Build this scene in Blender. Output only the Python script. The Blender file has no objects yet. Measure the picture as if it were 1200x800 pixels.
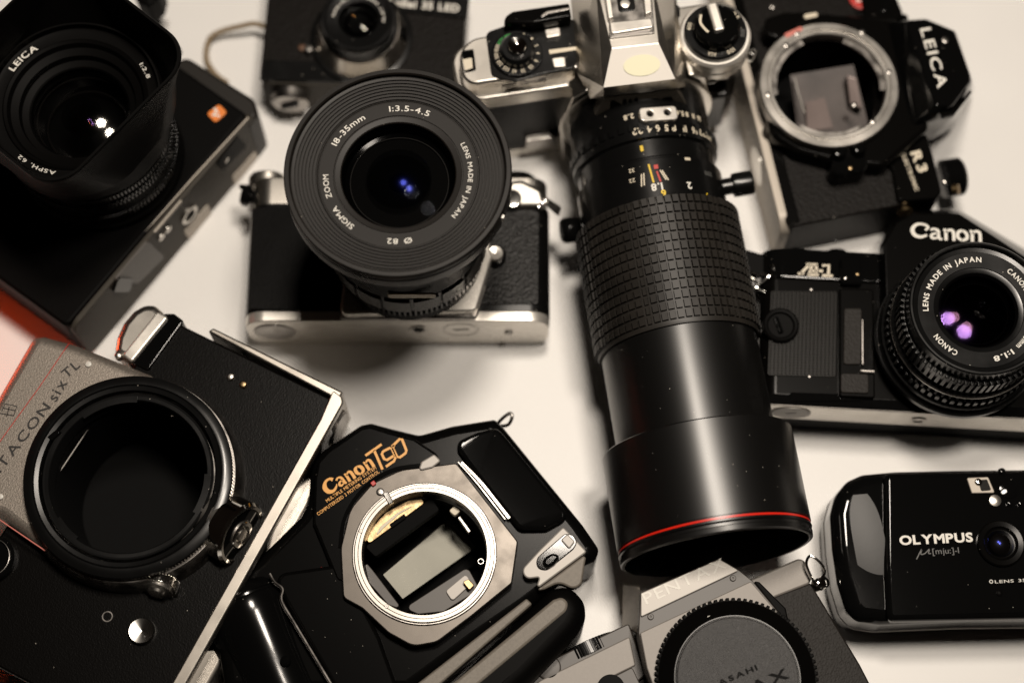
import bpy, bmesh, math, random
from mathutils import Vector, Matrix
from mathutils.geometry import tessellate_polygon
random.seed(7)
scene = bpy.context.scene
col = scene.collection
MM = 0.001

# ------------------------------------------------------------------ camera, world, lamps, exposure
FOC, TILT, DIST = 2025.0, math.radians(19), 760.0          # pixels at 1200 wide, tilt from straight down, mm to the table
CAM = (0.0, -DIST * math.sin(TILT), DIST * math.cos(TILT))
cd = bpy.data.cameras.new('camera')
cd.sensor_width = 36.0
cd.lens = 36.0 * FOC / 1200.0
cd.clip_start, cd.clip_end = 0.02, 20.0
cd.dof.use_dof = True
cd.dof.focus_distance = 0.682
cd.dof.aperture_fstop = 3.6
cam = bpy.data.objects.new('camera', cd)
cam.location = [c * MM for c in CAM]
cam.rotation_euler = (TILT, 0, 0)
col.objects.link(cam)
scene.camera = cam

world = bpy.data.worlds.new('World')
scene.world = world
world.use_nodes = True
bg = world.node_tree.nodes['Background']
bg.inputs[0].default_value = (0.55, 0.36, 0.25, 1)
bg.inputs[1].default_value = 0.007


def area(name, loc, target, size, power, color, shape='DISK', size_y=None, spread=None):
    d = bpy.data.lights.new(name, 'AREA')
    d.shape = shape
    d.size = size
    if size_y:
        d.size_y = size_y
    if spread:
        d.spread = math.radians(spread)
    d.energy = power
    d.color = color
    o = bpy.data.objects.new(name, d)
    o.location = loc
    o.rotation_euler = (Vector(target) - Vector(loc)).to_track_quat('-Z', 'Y').to_euler()
    col.objects.link(o)
    return o


for lx, ly in ((0.055, 0.265), (0.265, 0.06)):          # two round bulbs of one ceiling fitting
    bulb = area('ceiling_lamp', (lx, ly, 1.28), (lx, ly, 0), 0.20, 8.6, (1.0, 0.895, 0.775))
    bulb.rotation_euler = (0, 0, 0)
area('red_lamp', (-0.315, 0.045, 0.045), (-0.245, -0.03, 0.02), 0.042, 0.027, (1.0, 0.08, 0.015), spread=76)

scene.view_settings.view_transform = 'Standard'
scene.view_settings.look = 'None'
scene.view_settings.exposure = 0.0
scene.view_settings.gamma = 1.0
scene.view_settings.use_curve_mapping = False
scene.render.engine = 'CYCLES'
scene.cycles.use_denoising = True
scene.cycles.denoising_input_passes = 'RGB'
scene.cycles.max_bounces = 8
scene.cycles.transparent_max_bounces = 16
scene.cycles.sample_clamp_indirect = 6


# ------------------------------------------------------------------ pixel of the photograph -> point in mm at height z
def W(px, py, z=0.0):
    u, v = (px - 600) / FOC, (400 - py) / FOC
    c, s = math.cos(TILT), math.sin(TILT)
    d = (u, v * c + s, v * s - c)
    t = (z - CAM[2]) / d[2]
    return Vector((CAM[0] + t * d[0], CAM[1] + t * d[1], z))


# ------------------------------------------------------------------ materials
MATS = {}


def mat(name, color, rough=0.5, metal=0.0, spec=0.5, bump=None, speck=None, vary=None, coat=0.0, rvary=None, aniso=0.0):
    """bump=(kind, scale per metre, strength, distance mm); speck=(scale, size, colour); vary=(scale, amount)"""
    m = bpy.data.materials.new(name)
    m.use_nodes = True
    nt = m.node_tree
    b = nt.nodes['Principled BSDF']
    b.inputs['Base Color'].default_value = (*color, 1)
    b.inputs['Roughness'].default_value = rough
    b.inputs['Metallic'].default_value = metal
    b.inputs['Specular IOR Level'].default_value = spec
    b.inputs['Coat Weight'].default_value = coat
    b.inputs['Anisotropic'].default_value = aniso
    tc = nt.nodes.new('ShaderNodeTexCoord')
    src = None
    if vary:
        n = nt.nodes.new('ShaderNodeTexNoise')
        n.inputs['Scale'].default_value = vary[0]
        n.inputs['Detail'].default_value = 5
        nt.links.new(tc.outputs['Object'], n.inputs['Vector'])
        r = nt.nodes.new('ShaderNodeMapRange')
        r.inputs['From Min'].default_value = 0.3
        r.inputs['From Max'].default_value = 0.7
        r.inputs['To Min'].default_value = 1 - vary[1]
        r.inputs['To Max'].default_value = 1 + vary[1]
        nt.links.new(n.outputs['Fac'], r.inputs['Value'])
        mx = nt.nodes.new('ShaderNodeVectorMath')
        mx.operation = 'SCALE'
        mx.inputs[0].default_value = color
        nt.links.new(r.outputs['Result'], mx.inputs['Scale'])
        src = mx.outputs[0]
    if rvary:
        n = nt.nodes.new('ShaderNodeTexNoise')
        n.inputs['Scale'].default_value = rvary[0]
        n.inputs['Detail'].default_value = 6
        nt.links.new(tc.outputs['Object'], n.inputs['Vector'])
        r = nt.nodes.new('ShaderNodeMapRange')
        r.inputs['From Min'].default_value = 0.35
        r.inputs['From Max'].default_value = 0.68
        r.inputs['To Min'].default_value = rough * (1 - rvary[1])
        r.inputs['To Max'].default_value = min(1, rough * (1 + rvary[1]))
        nt.links.new(n.outputs['Fac'], r.inputs['Value'])
        nt.links.new(r.outputs['Result'], b.inputs['Roughness'])
    if speck:
        v = nt.nodes.new('ShaderNodeTexVoronoi')
        v.inputs['Scale'].default_value = speck[0]
        nt.links.new(tc.outputs['Object'], v.inputs['Vector'])
        # only some cells carry a grain of dust, and each of its own size
        r = nt.nodes.new('ShaderNodeSeparateColor')
        nt.links.new(v.outputs['Color'], r.inputs[0])
        th = nt.nodes.new('ShaderNodeMapRange')
        th.inputs['From Min'].default_value = 0.55
        th.inputs['From Max'].default_value = 1.0
        th.inputs['To Min'].default_value = 0.0
        th.inputs['To Max'].default_value = speck[1]
        nt.links.new(r.outputs[0], th.inputs['Value'])
        lt = nt.nodes.new('ShaderNodeMath')
        lt.operation = 'LESS_THAN'
        nt.links.new(v.outputs['Distance'], lt.inputs[0])
        nt.links.new(th.outputs['Result'], lt.inputs[1])
        mx = nt.nodes.new('ShaderNodeMix')
        mx.data_type = 'RGBA'
        nt.links.new(lt.outputs[0], mx.inputs['Factor'])
        if src:
            nt.links.new(src, mx.inputs[6])
        else:
            mx.inputs[6].default_value = (*color, 1)
        mx.inputs[7].default_value = (*speck[2], 1)
        src = mx.outputs[2]
    if src:
        nt.links.new(src, b.inputs['Base Color'])
    if bump:
        kind, sc, st, dist = bump
        if kind == 'leather':
            n = nt.nodes.new('ShaderNodeTexVoronoi')
            n.feature = 'SMOOTH_F1'
            n.inputs['Scale'].default_value = sc
            n.inputs['Smoothness'].default_value = 0.35
            w = nt.nodes.new('ShaderNodeTexNoise')
            w.inputs['Scale'].default_value = sc * 0.6
            nt.links.new(tc.outputs['Object'], w.inputs['Vector'])
            ad = nt.nodes.new('ShaderNodeMixRGB')
            ad.inputs[0].default_value = 0.0015
            nt.links.new(tc.outputs['Object'], ad.inputs[1])
            nt.links.new(w.outputs['Color'], ad.inputs[2])
            nt.links.new(ad.outputs[0], n.inputs['Vector'])
            out = n.outputs['Distance']
        else:
            n = nt.nodes.new('ShaderNodeTexNoise')
            n.inputs['Scale'].default_value = sc
            n.inputs['Detail'].default_value = 3
            nt.links.new(tc.outputs['Object'], n.inputs['Vector'])
            out = n.outputs['Fac']
        bp = nt.nodes.new('ShaderNodeBump')
        bp.inputs['Strength'].default_value = st
        bp.inputs['Distance'].default_value = dist * MM
        nt.links.new(out, bp.inputs['Height'])
        nt.links.new(bp.outputs[0], b.inputs['Normal'])
    MATS[name] = m
    return m


def coated(name, tint, refl, rough=0.03):
    """a coated lens element: mostly clear, with a tinted mirror reflection"""
    m = bpy.data.materials.new(name)
    m.use_nodes = True
    nt = m.node_tree
    nt.nodes.clear()
    o = nt.nodes.new('ShaderNodeOutputMaterial')
    t = nt.nodes.new('ShaderNodeBsdfTransparent')
    g = nt.nodes.new('ShaderNodeBsdfGlossy')
    g.inputs['Roughness'].default_value = rough
    g.inputs['Color'].default_value = (*[c * refl / 0.5 for c in tint], 1)
    mx = nt.nodes.new('ShaderNodeMixShader')
    mx.inputs[0].default_value = 0.5
    nt.links.new(t.outputs[0], mx.inputs[1])
    nt.links.new(g.outputs[0], mx.inputs[2])
    nt.links.new(mx.outputs[0], o.inputs[0])
    MATS[name] = m
    return m


mat('grip_sheen', (0.006, 0.0055, 0.005), 0.48, spec=0.55, bump=('noise', 90, 0.10, 0.6))
DUST = (0.35, 0.32, 0.28)
mat('table', (0.80, 0.785, 0.765), 0.42, vary=(22, 0.018), bump=('noise', 900, 0.05, 0.1), speck=(48, 0.022, (0.55, 0.51, 0.46)))
mat('black_satin', (0.004, 0.004, 0.004), 0.23, spec=0.42, speck=(420, 0.10, DUST), rvary=(60, 0.15))
mat('barrel_black', (0.004, 0.0038, 0.0036), 0.31, spec=0.62, speck=(420, 0.10, DUST))
mat('black_matte', (0.0018, 0.0016, 0.0015), 0.5, spec=0.05, bump=('noise', 5000, 0.15, 0.05))
mat('black_gloss', (0.003, 0.003, 0.003), 0.055, spec=0.32, speck=(420, 0.07, DUST))
mat('body_dark', (0.0024, 0.0023, 0.0022), 0.20, spec=0.05, speck=(420, 0.07, DUST))
mat('chrome_dim', (0.40, 0.37, 0.33), 0.34, 1.0, rvary=(60, 0.15), bump=('noise', 4000, 0.06, 0.03))
mat('chamber', (0.075, 0.062, 0.058), 0.35, spec=0.4, vary=(60, 0.35))
mat('ring_satin', (0.33, 0.31, 0.28), 0.38, 1.0, rvary=(60, 0.15))
mat('prism_silver', (0.62, 0.585, 0.54), 0.55, 0.12, bump=('noise', 4500, 0.08, 0.03))
mat('body_black', (0.0024, 0.0022, 0.0020), 0.19, spec=0.10, speck=(380, 0.07, DUST), bump=('noise', 2600, 0.03, 0.03))
mat('rubber_dark', (0.0075, 0.0066, 0.0055), 0.36, spec=0.12)
mat('grip_gloss', (0.0025, 0.0025, 0.0025), 0.13, spec=0.32, speck=(420, 0.07, DUST))
mat('side_dark', (0.016, 0.014, 0.012), 0.45, spec=0.2)
mat('pad_grey', (0.040, 0.035, 0.028), 0.45, spec=0.4)
mat('black_paint', (0.0028, 0.0026, 0.0025), 0.16, spec=0.14, speck=(280, 0.06, DUST), bump=('noise', 2200, 0.06, 0.05))
mat('interior', (0.004, 0.004, 0.004), 0.8, spec=0.1)
mat('leather', (0.004, 0.0036, 0.0033), 0.40, spec=0.16, bump=('leather', 900, 0.7, 0.25), speck=(240, 0.05, DUST))
mat('leather_smooth', (0.0016, 0.0013, 0.0011), 0.32, spec=0.09, bump=('leather', 1500, 0.22, 0.15), speck=(240, 0.05, DUST))
mat('leather_fine', (0.0055, 0.0044, 0.0037), 0.45, spec=0.10, bump=('leather', 900, 0.6, 0.25), speck=(200, 0.05, DUST))
mat('leather_grey', (0.013, 0.0108, 0.009), 0.5, spec=0.15, bump=('leather', 1100, 0.5, 0.2))
mat('chrome', (0.72, 0.68, 0.62), 0.30, 1.0, bump=('noise', 4500, 0.06, 0.03), rvary=(40, 0.10))
mat('chrome_pale', (0.80, 0.76, 0.70), 0.36, 0.75, bump=('noise', 5000, 0.08, 0.03), rvary=(70, 0.2))
mat('chrome_bright', (0.86, 0.84, 0.80), 0.10, 1.0, rvary=(60, 0.5))
mat('steel_ring', (0.50, 0.475, 0.44), 0.32, 1.0, rvary=(60, 0.15), vary=(60, 0.05))
mat('steel_dark', (0.33, 0.31, 0.29), 0.33, 1.0, rvary=(140, 0.35))
mat('hammered', (0.25, 0.22, 0.19), 0.46, 0.7, bump=('noise', 1700, 0.5, 0.16), vary=(1500, 0.35))
mat('silver_paint', (0.235, 0.215, 0.195), 0.5, 0.15, bump=('noise', 3500, 0.06, 0.04), vary=(900, 0.03))
mat('silver_plate', (0.40, 0.375, 0.345), 0.48, 0.2, bump=('noise', 3500, 0.06, 0.04))
mat('mount_plate', (0.074, 0.066, 0.058), 0.34, 0.85, rvary=(160, 0.12), vary=(120, 0.04), bump=('noise', 3000, 0.05, 0.03))
mat('grey_paint', (0.062, 0.054, 0.047), 0.45, 0.0, bump=('noise', 3500, 0.08, 0.04))
mat('grey_textured', (0.17, 0.15, 0.125), 0.55, 0.1, bump=('noise', 2600, 0.35, 0.1), vary=(900, 0.12))
mat('cap_plastic', (0.022, 0.021, 0.0212), 0.45, spec=0.32, bump=('noise', 2600, 0.8, 0.18), speck=(1500, 0.25, (0.10, 0.095, 0.095)))
mat('rubber', (0.016, 0.0138, 0.0115), 0.45, spec=0.4, vary=(90, 0.35), speck=(240, 0.05, (0.16, 0.14, 0.12)))
mat('lens_grey', (0.010, 0.0083, 0.007), 0.42, spec=0.2, speck=(330, 0.07, (0.30, 0.27, 0.22)), bump=('noise', 3000, 0.05, 0.03))
mat('white_print', (0.82, 0.79, 0.72), 0.5)
mat('cream_print', (0.72, 0.64, 0.50), 0.5)
mat('gold_print', (0.80, 0.37, 0.05), 0.42)
mat('yellow_print', (0.80, 0.55, 0.03), 0.5)
mat('red_print_and_glow', (0.50, 0.02, 0.012), 0.4)
mat('red_band', (0.75, 0.022, 0.01), 0.3)
mat('pink_print_and_glow', (0.65, 0.20, 0.16), 0.5)
mat('green_print', (0.04, 0.45, 0.07), 0.5)
mat('orange_print', (0.80, 0.22, 0.03), 0.45)
mat('dim_print', (0.10, 0.10, 0.095), 0.5)
mat('black_print', (0.012, 0.010, 0.009), 0.5)
mat('pale_print', (0.62, 0.60, 0.55), 0.4)
mat('sticker', (0.80, 0.77, 0.54), 0.5)
mat('tan_leather', (0.10, 0.045, 0.02), 0.6, bump=('noise', 900, 0.5, 0.2), vary=(150, 0.5))
mat('cord', (0.27, 0.20, 0.12), 0.75, bump=('noise', 1800, 0.8, 0.3))
mat('reflected_screen', (0.46, 0.45, 0.39), 0.30, spec=0.6, vary=(35, 0.12))
mat('pink_mirror', (0.32, 0.26, 0.245), 0.25, 0.3, vary=(40, 0.2))
mat('mirror_dark', (0.05, 0.047, 0.044), 0.15, 0.8)
mat('brass', (0.28, 0.20, 0.11), 0.35, 1.0, vary=(300, 0.3), bump=('noise', 700, 0.3, 0.15))
mat('side_grey', (0.050, 0.044, 0.036), 0.5, 0.0, 0.12, bump=('noise', 3500, 0.08, 0.04))
mat('side_pale', (0.46, 0.41, 0.35), 0.5, 0.2)
def spun(name, color, rough):
    m = mat(name, color, rough, 1.0, aniso=0.9)
    nt = m.node_tree
    tg = nt.nodes.new('ShaderNodeTangent')
    tg.direction_type = 'RADIAL'
    tg.axis = 'Z'
    nt.links.new(tg.outputs[0], nt.nodes['Principled BSDF'].inputs['Tangent'])


spun('chrome_spun', (0.80, 0.78, 0.74), 0.34)
coated('glass_clear', (1, 0.95, 0.9), 0.012)
coated('glass_blue', (0.11, 0.15, 1.0), 0.045, 0.13)
coated('glass_violet', (0.55, 0.30, 1.0), 0.013, 0.06)
coated('glass_rose', (1.0, 0.50, 0.85), 0.014, 0.05)
coated('glass_amber', (1.0, 0.5, 0.15), 0.030)
coated('glass_red', (1.0, 0.18, 0.05), 0.030)
coated('glass_green', (0.55, 0.95, 0.15), 0.020)
coated('glass_dim', (0.8, 0.85, 1.0), 0.0003)
coated('glass_lamp', (1.0, 0.97, 0.92), 0.04, 0.06)


# ------------------------------------------------------------------ shapes (all in mm, local to their thing)
def frame(o=(0, 0, 0), z=(0, 0, 1), x=(1, 0, 0)):
    z = Vector(z).normalized()
    x = Vector(x)
    x = (x - z * x.dot(z)).normalized()
    y = z.cross(x)
    m = Matrix.Identity(4)
    for i in range(3):
        m[i][0], m[i][1], m[i][2], m[i][3] = x[i], y[i], z[i], o[i]
    return m


def put(bm, M):
    if M is not None:
        bmesh.ops.transform(bm, matrix=M, verts=bm.verts)
    return bm


def join(*bms):
    out = bms[0]
    for b in bms[1:]:
        me = bpy.data.meshes.new('tmp')
        b.to_mesh(me)
        b.free()
        out.from_mesh(me)
        bpy.data.meshes.remove(me)
    return out


def ccw(p):
    a = sum(p[i][0] * p[(i + 1) % len(p)][1] - p[(i + 1) % len(p)][0] * p[i][1] for i in range(len(p)))
    return list(p) if a > 0 else list(p)[::-1]


def fillet(pts, r, n=5):
    """round the corners of a 2D polygon; r is one radius or a list of them"""
    pts = [Vector((p[0], p[1])) for p in pts]
    rs = r if isinstance(r, (list, tuple)) else [r] * len(pts)
    out = []
    for i, p in enumerate(pts):
        a, b = pts[i - 1] - p, pts[(i + 1) % len(pts)] - p
        la, lb = a.length, b.length
        a, b = a / la, b / lb
        ang = math.acos(max(-1, min(1, a.dot(b))))
        rr = rs[i]
        if rr < 1e-3 or ang > 3.10:
            out.append(p)
            continue
        d = min(rr / math.tan(ang / 2), la * 0.49, lb * 0.49)
        rr = d * math.tan(ang / 2)
        c = p + (a + b).normalized() * (rr / math.sin(ang / 2))
        s, e = p + a * d - c, p + b * d - c
        a0 = math.atan2(s.y, s.x)
        da = math.atan2(e.y, e.x) - a0
        while da > math.pi:
            da -= 2 * math.pi
        while da < -math.pi:
            da += 2 * math.pi
        for k in range(n + 1):
            t = a0 + da * k / n
            out.append(c + Vector((math.cos(t), math.sin(t))) * rr)
    return [(v.x, v.y) for v in out]


def circ(cx, cy, r, n=72, ry=None):
    ry = ry or r
    return [(cx + r * math.cos(2 * math.pi * k / n), cy + ry * math.sin(2 * math.pi * k / n)) for k in range(n)]


def rect(x0, y0, x1, y1, r=0.0):
    p = [(x0, y0), (x1, y0), (x1, y1), (x0, y1)]
    return fillet(p, r) if r else p


def arc(c, r, p0, p1, ccw_=True, n=24):
    """points on a circle from the bearing of p0 to that of p1"""
    a0 = math.atan2(p0[1] - c[1], p0[0] - c[0])
    a1 = math.atan2(p1[1] - c[1], p1[0] - c[0])
    if ccw_ and a1 < a0:
        a1 += 2 * math.pi
    if not ccw_ and a1 > a0:
        a1 -= 2 * math.pi
    return [(c[0] + r * math.cos(a0 + (a1 - a0) * k / n), c[1] + r * math.sin(a0 + (a1 - a0) * k / n)) for k in range(n + 1)]


def inset(loop, d):
    n = len(loop)
    out = []
    for i in range(n):
        p0, p, p1 = Vector(loop[i - 1]), Vector(loop[i]), Vector(loop[(i + 1) % n])
        e0, e1 = p - p0, p1 - p
        if e0.length < 1e-9:
            e0 = e1
        if e1.length < 1e-9:
            e1 = e0
        n0 = Vector((-e0.y, e0.x)).normalized()
        n1 = Vector((-e1.y, e1.x)).normalized()
        m = n0 + n1
        m = m / max(m.length_squared / 2, 0.35) if m.length > 1e-6 else n0
        out.append((p.x + m.x * d, p.y + m.y * d))
    return out


def plate(outer, z0, z1, bev=0.4, holes=(), M=None, steps=3, bottom=False):
    """a flat piece of any outline with holes and rounded top edges"""
    loops = [ccw(outer)] + [ccw(h)[::-1] for h in holes]
    bm = bmesh.new()
    lev = []
    if bottom and bev:
        lev += [(bev * (1 - math.sin(a)), z0 + bev * (1 - math.cos(a))) for a in [math.pi / 2 * j / steps for j in range(steps)]]
        lev = [(bev * (1 - math.sin(a)), z0 + bev * (1 - math.cos(a))) for a in [math.pi / 2 * j / steps for j in range(steps + 1)]]
    else:
        lev = [(0, z0)]
    if bev:
        lev += [(bev * (1 - math.cos(a)), z1 - bev + bev * math.sin(a)) for a in [math.pi / 2 * j / steps for j in range(steps + 1)]]
    else:
        lev += [(0, z1)]
    rows = []
    for d, z in lev:
        rows.append([[bm.verts.new((x, y, z)) for x, y in (inset(l, d) if d else l)] for l in loops])
    for a, b in zip(rows, rows[1:]):
        for la, lb in zip(a, b):
            for i in range(len(la)):
                j = (i + 1) % len(la)
                bm.faces.new((la[i], la[j], lb[j], lb[i]))
    for row, flip in ((rows[0], True), (rows[-1], False)):
        flat = [v for l in row for v in l]
        for l in row:
            for i in range(len(l)):
                e = bm.edges.get((l[i - 1], l[i]))
                if e:
                    e.smooth = False
        tris = tessellate_polygon([[v.co.copy() for v in l] for l in row])
        for t in tris:
            vs = [flat[i] for i in t]
            nrm = (vs[1].co - vs[0].co).cross(vs[2].co - vs[0].co)
            if nrm.length < 1e-9:
                continue
            if (nrm.z < 0) != flip:
                vs.reverse()
            try:
                bm.faces.new(vs)
            except ValueError:
                pass
    return put(bm, M)


def slab(x0, x1, y0, y1, z0, z1, r=6, bev=0.4, holes=()):
    """a camera body section: rounded in the x-z plane and drawn out along y"""
    M = Matrix(((1, 0, 0, 0), (0, 0, -1, 0), (0, 1, 0, 0), (0, 0, 0, 1)))
    return plate(rect(x0, z0, x1, z1, r), -y1, -y0, bev, M=M, bottom=True, steps=2)


def box(x0, y0, z0, x1, y1, z1, bev=0.3, M=None):
    return plate(rect(x0, y0, x1, y1, bev), z0, z1, bev, M=M, steps=2)


def hull(pts, bev=0.0):
    bm = bmesh.new()
    for p in pts:
        bm.verts.new(p)
    r = bmesh.ops.convex_hull(bm, input=bm.verts)
    bmesh.ops.delete(bm, geom=[g for g in r['geom_interior'] if isinstance(g, bmesh.types.BMVert)], context='VERTS')
    bmesh.ops.dissolve_limit(bm, angle_limit=0.02, verts=bm.verts, edges=bm.edges)
    if bev:
        bmesh.ops.bevel(bm, geom=list(bm.edges), offset=bev, segments=2, affect='EDGES', profile=0.5)
    bmesh.ops.recalc_face_normals(bm, faces=bm.faces)
    return bm


def lathe(prof, M=None, n=96, closed=False):
    bm = bmesh.new()
    rows = []
    for r, z in prof:
        if r < 1e-6:
            rows.append([bm.verts.new((0, 0, z))])
        else:
            rows.append([bm.verts.new((r * math.cos(2 * math.pi * k / n), r * math.sin(2 * math.pi * k / n), z)) for k in range(n)])
    pairs = list(zip(rows, rows[1:]))
    if closed:
        pairs.append((rows[-1], rows[0]))
    for a, b in pairs:
        if len(a) == 1 and len(b) == 1:
            continue
        for k in range(n):
            j = (k + 1) % n
            if len(a) == 1:
                bm.faces.new((a[0], b[j], b[k]))
            elif len(b) == 1:
                bm.faces.new((a[k], a[j], b[0]))
            else:
                bm.faces.new((a[k], a[j], b[j], b[k]))
    bmesh.ops.recalc_face_normals(bm, faces=bm.faces)
    return put(bm, M)


def disc(r, h, M=None, bev=0.4, n=48, z0=0.0):
    return lathe([(0, z0), (r, z0), (r, z0 + h - bev), (r - bev * 0.3, z0 + h - bev * 0.3), (r - bev, z0 + h), (0, z0 + h)], M, n)


def ringp(r0, r1, z0, z1, M=None, bev=0.3, n=96):
    return lathe([(r0, z0), (r1, z0), (r1, z1 - bev), (r1 - bev, z1), (r0 + bev, z1), (r0, z1 - bev)], M, n, closed=True)


def gear(r0, r1, z0, z1, teeth, M=None, duty=0.5, hole=None, bev=0.0):
    out = []
    for k in range(teeth):
        for a, r in ((0, r1), (duty * 0.8, r1), (duty, r0), (0.98 - (1 - duty) * 0.1, r0)):
            t = 2 * math.pi * (k + a) / teeth
            out.append((r * math.cos(t), r * math.sin(t)))
    return plate(out, z0, z1, bev, holes=[circ(0, 0, hole, 72)] if hole else (), M=M)


def dome(r, sag, z, M=None, n=96, k=24):
    R = (r * r + sag * sag) / (2 * abs(sag))
    s = 1 if sag > 0 else -1
    pr = []
    for i in range(k + 1):
        x = r * i / k
        pr.append((x, z + s * (math.sqrt(R * R - x * x) - (R - abs(sag)))))
    return lathe(pr, M, n)


def spline(pts, n=6, closed=False):
    P = [Vector(p) for p in pts]
    out = []
    N = len(P)
    for i in range(N if closed else N - 1):
        if closed:
            a, b, c, d = P[i - 1], P[i], P[(i + 1) % N], P[(i + 2) % N]
        else:
            a, b, c, d = P[max(i - 1, 0)], P[i], P[i + 1], P[min(i + 2, N - 1)]
        for k in range(n):
            t = k / n
            out.append(0.5 * ((2 * b) + (c - a) * t + (2 * a - 5 * b + 4 * c - d) * t * t + (3 * b - a - 3 * c + d) * t ** 3))
    if not closed:
        out.append(P[-1])
    return out


def tube(pts, r, closed=False, n=8, smooth=6):
    P = spline([Vector(p) for p in pts], smooth, closed) if smooth else [Vector(p) for p in pts]
    bm = bmesh.new()
    rows = []
    N = len(P)
    up = Vector((0, 0, 1))
    for i, p in enumerate(P):
        t = (P[(i + 1) % N] - P[i - 1]) if closed else (P[min(i + 1, N - 1)] - P[max(i - 1, 0)])
        t.normalize()
        a = t.cross(up)
        if a.length < 1e-3:
            a = t.cross(Vector((1, 0, 0)))
        a.normalize()
        b = t.cross(a)
        rows.append([bm.verts.new(p + (a * math.cos(2 * math.pi * k / n) + b * math.sin(2 * math.pi * k / n)) * r) for k in range(n)])
    pr = list(zip(rows, rows[1:]))
    if closed:
        pr.append((rows[-1], rows[0]))
    for x, y in pr:
        for k in range(n):
            j = (k + 1) % n
            bm.faces.new((x[k], x[j], y[j], y[k]))
    if not closed:
        bm.faces.new(rows[0][::-1])
        bm.faces.new(rows[-1])
    bmesh.ops.recalc_face_normals(bm, faces=bm.faces)
    return bm


def stroke(pts, w, M=None, depth=0.15, smooth=5):
    """a brush stroke of varying width, raised by depth: for lettering no font has"""
    if smooth:
        q = spline([Vector((p[0], p[1], w[i] if isinstance(w, (list, tuple)) else w)) for i, p in enumerate(pts)], smooth)
    else:
        q = [Vector((p[0], p[1], w[i] if isinstance(w, (list, tuple)) else w)) for i, p in enumerate(pts)]
    bm = bmesh.new()
    L, R, LB, RB = [], [], [], []
    for i, p in enumerate(q):
        a, b = q[max(i - 1, 0)], q[min(i + 1, len(q) - 1)]
        t = Vector((b.x - a.x, b.y - a.y)).normalized()
        nx, ny = -t.y * p.z / 2, t.x * p.z / 2
        L.append(bm.verts.new((p.x + nx, p.y + ny, depth)))
        R.append(bm.verts.new((p.x - nx, p.y - ny, depth)))
        LB.append(bm.verts.new((p.x + nx, p.y + ny, 0)))
        RB.append(bm.verts.new((p.x - nx, p.y - ny, 0)))
    for i in range(len(q) - 1):
        bm.faces.new((L[i], R[i], R[i + 1], L[i + 1]))
        bm.faces.new((LB[i], L[i], L[i + 1], LB[i + 1]))
        bm.faces.new((R[i], RB[i], RB[i + 1], R[i + 1]))
    for e in (0, -1):
        bm.faces.new((L[e], LB[e], RB[e], R[e]))
    return put(bm, M)


GLYPH = {}


def glyph(ch, bold=0.0):
    k = (ch, bold)
    if k not in GLYPH:
        c = bpy.data.curves.new('glyph', 'FONT')
        c.body = ch
        c.size = 1.0
        c.resolution_u = 3
        c.extrude = 0.01
        c.offset = bold
        o = bpy.data.objects.new('glyph', c)
        col.objects.link(o)
        dg = bpy.context.evaluated_depsgraph_get()
        me = bpy.data.meshes.new_from_object(o.evaluated_get(dg))
        vs = [v.co.copy() for v in me.vertices]
        fs = [tuple(p.vertices) for p in me.polygons]
        bpy.data.objects.remove(o)
        bpy.data.curves.remove(c)
        bpy.data.meshes.remove(me)
        x0 = min(v.x for v in vs)
        x1 = max(v.x for v in vs)
        GLYPH[k] = ([(v.x - x0, v.y, 0.0 if v.z < 0 else 1.0) for v in vs], fs, x1 - x0)
    return GLYPH[k]


def capheight(bold):
    return max(v[1] for v in glyph('H', bold)[0])


def run(s, gap, bold):
    """letters with their places along a line, in em"""
    out, x = [], 0.0
    for ch in s:
        if ch == ' ':
            x += 0.30 + gap
            continue
        g = glyph(ch, bold)
        out.append((g, x))
        x += g[2] + gap
    return out, x - gap


def addglyph(bm, g, fn):
    vs = [bm.verts.new(fn(*v)) for v in g[0]]
    for f in g[1]:
        try:
            bm.faces.new([vs[i] for i in f])
        except ValueError:
            pass


def text(s, a, b, cap, M=None, z=0.0, depth=0.12, bold=0.01, gap=0.10, shear=0.0):
    """letters on the baseline from a to b (2D), capitals cap mm high"""
    letters, width = run(s, gap, bold)
    a, b = Vector((a[0], a[1])), Vector((b[0], b[1]))
    d = (b - a)
    sx = d.length / width
    sy = cap / capheight(bold)
    ux = d.normalized()
    uy = Vector((-ux.y, ux.x))
    bm = bmesh.new()
    for g, x in letters:
        def fn(vx, vy, vz, x=x):
            p = a + ux * ((vx + x) * sx + vy * sy * shear) + uy * (vy * sy)
            return (p.x, p.y, z + vz * depth)
        addglyph(bm, g, fn)
    return put(bm, M)


def arctext(s, c, r, a0, a1, cap, z, M=None, depth=0.12, bold=0.01, gap=0.14):
    """letters round a circle, tops outward, clockwise from a0 to a1 (degrees from straight up)"""
    letters, width = run(s, gap, bold)
    sy = cap / capheight(bold)
    k = math.radians(a1 - a0) / width
    bm = bmesh.new()
    for g, x in letters:
        mid = math.radians(a0) + (x + g[2] / 2) * k
        sx = k * (r + cap / 2)

        def fn(vx, vy, vz):
            lx = (vx - g[2] / 2) * sx
            rad = r + vy * sy
            t = (math.sin(mid), math.cos(mid))
            return (c[0] + t[0] * rad + t[1] * lx, c[1] + t[1] * rad - t[0] * lx, z + vz * depth)
        addglyph(bm, g, fn)
    return put(bm, M)


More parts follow.
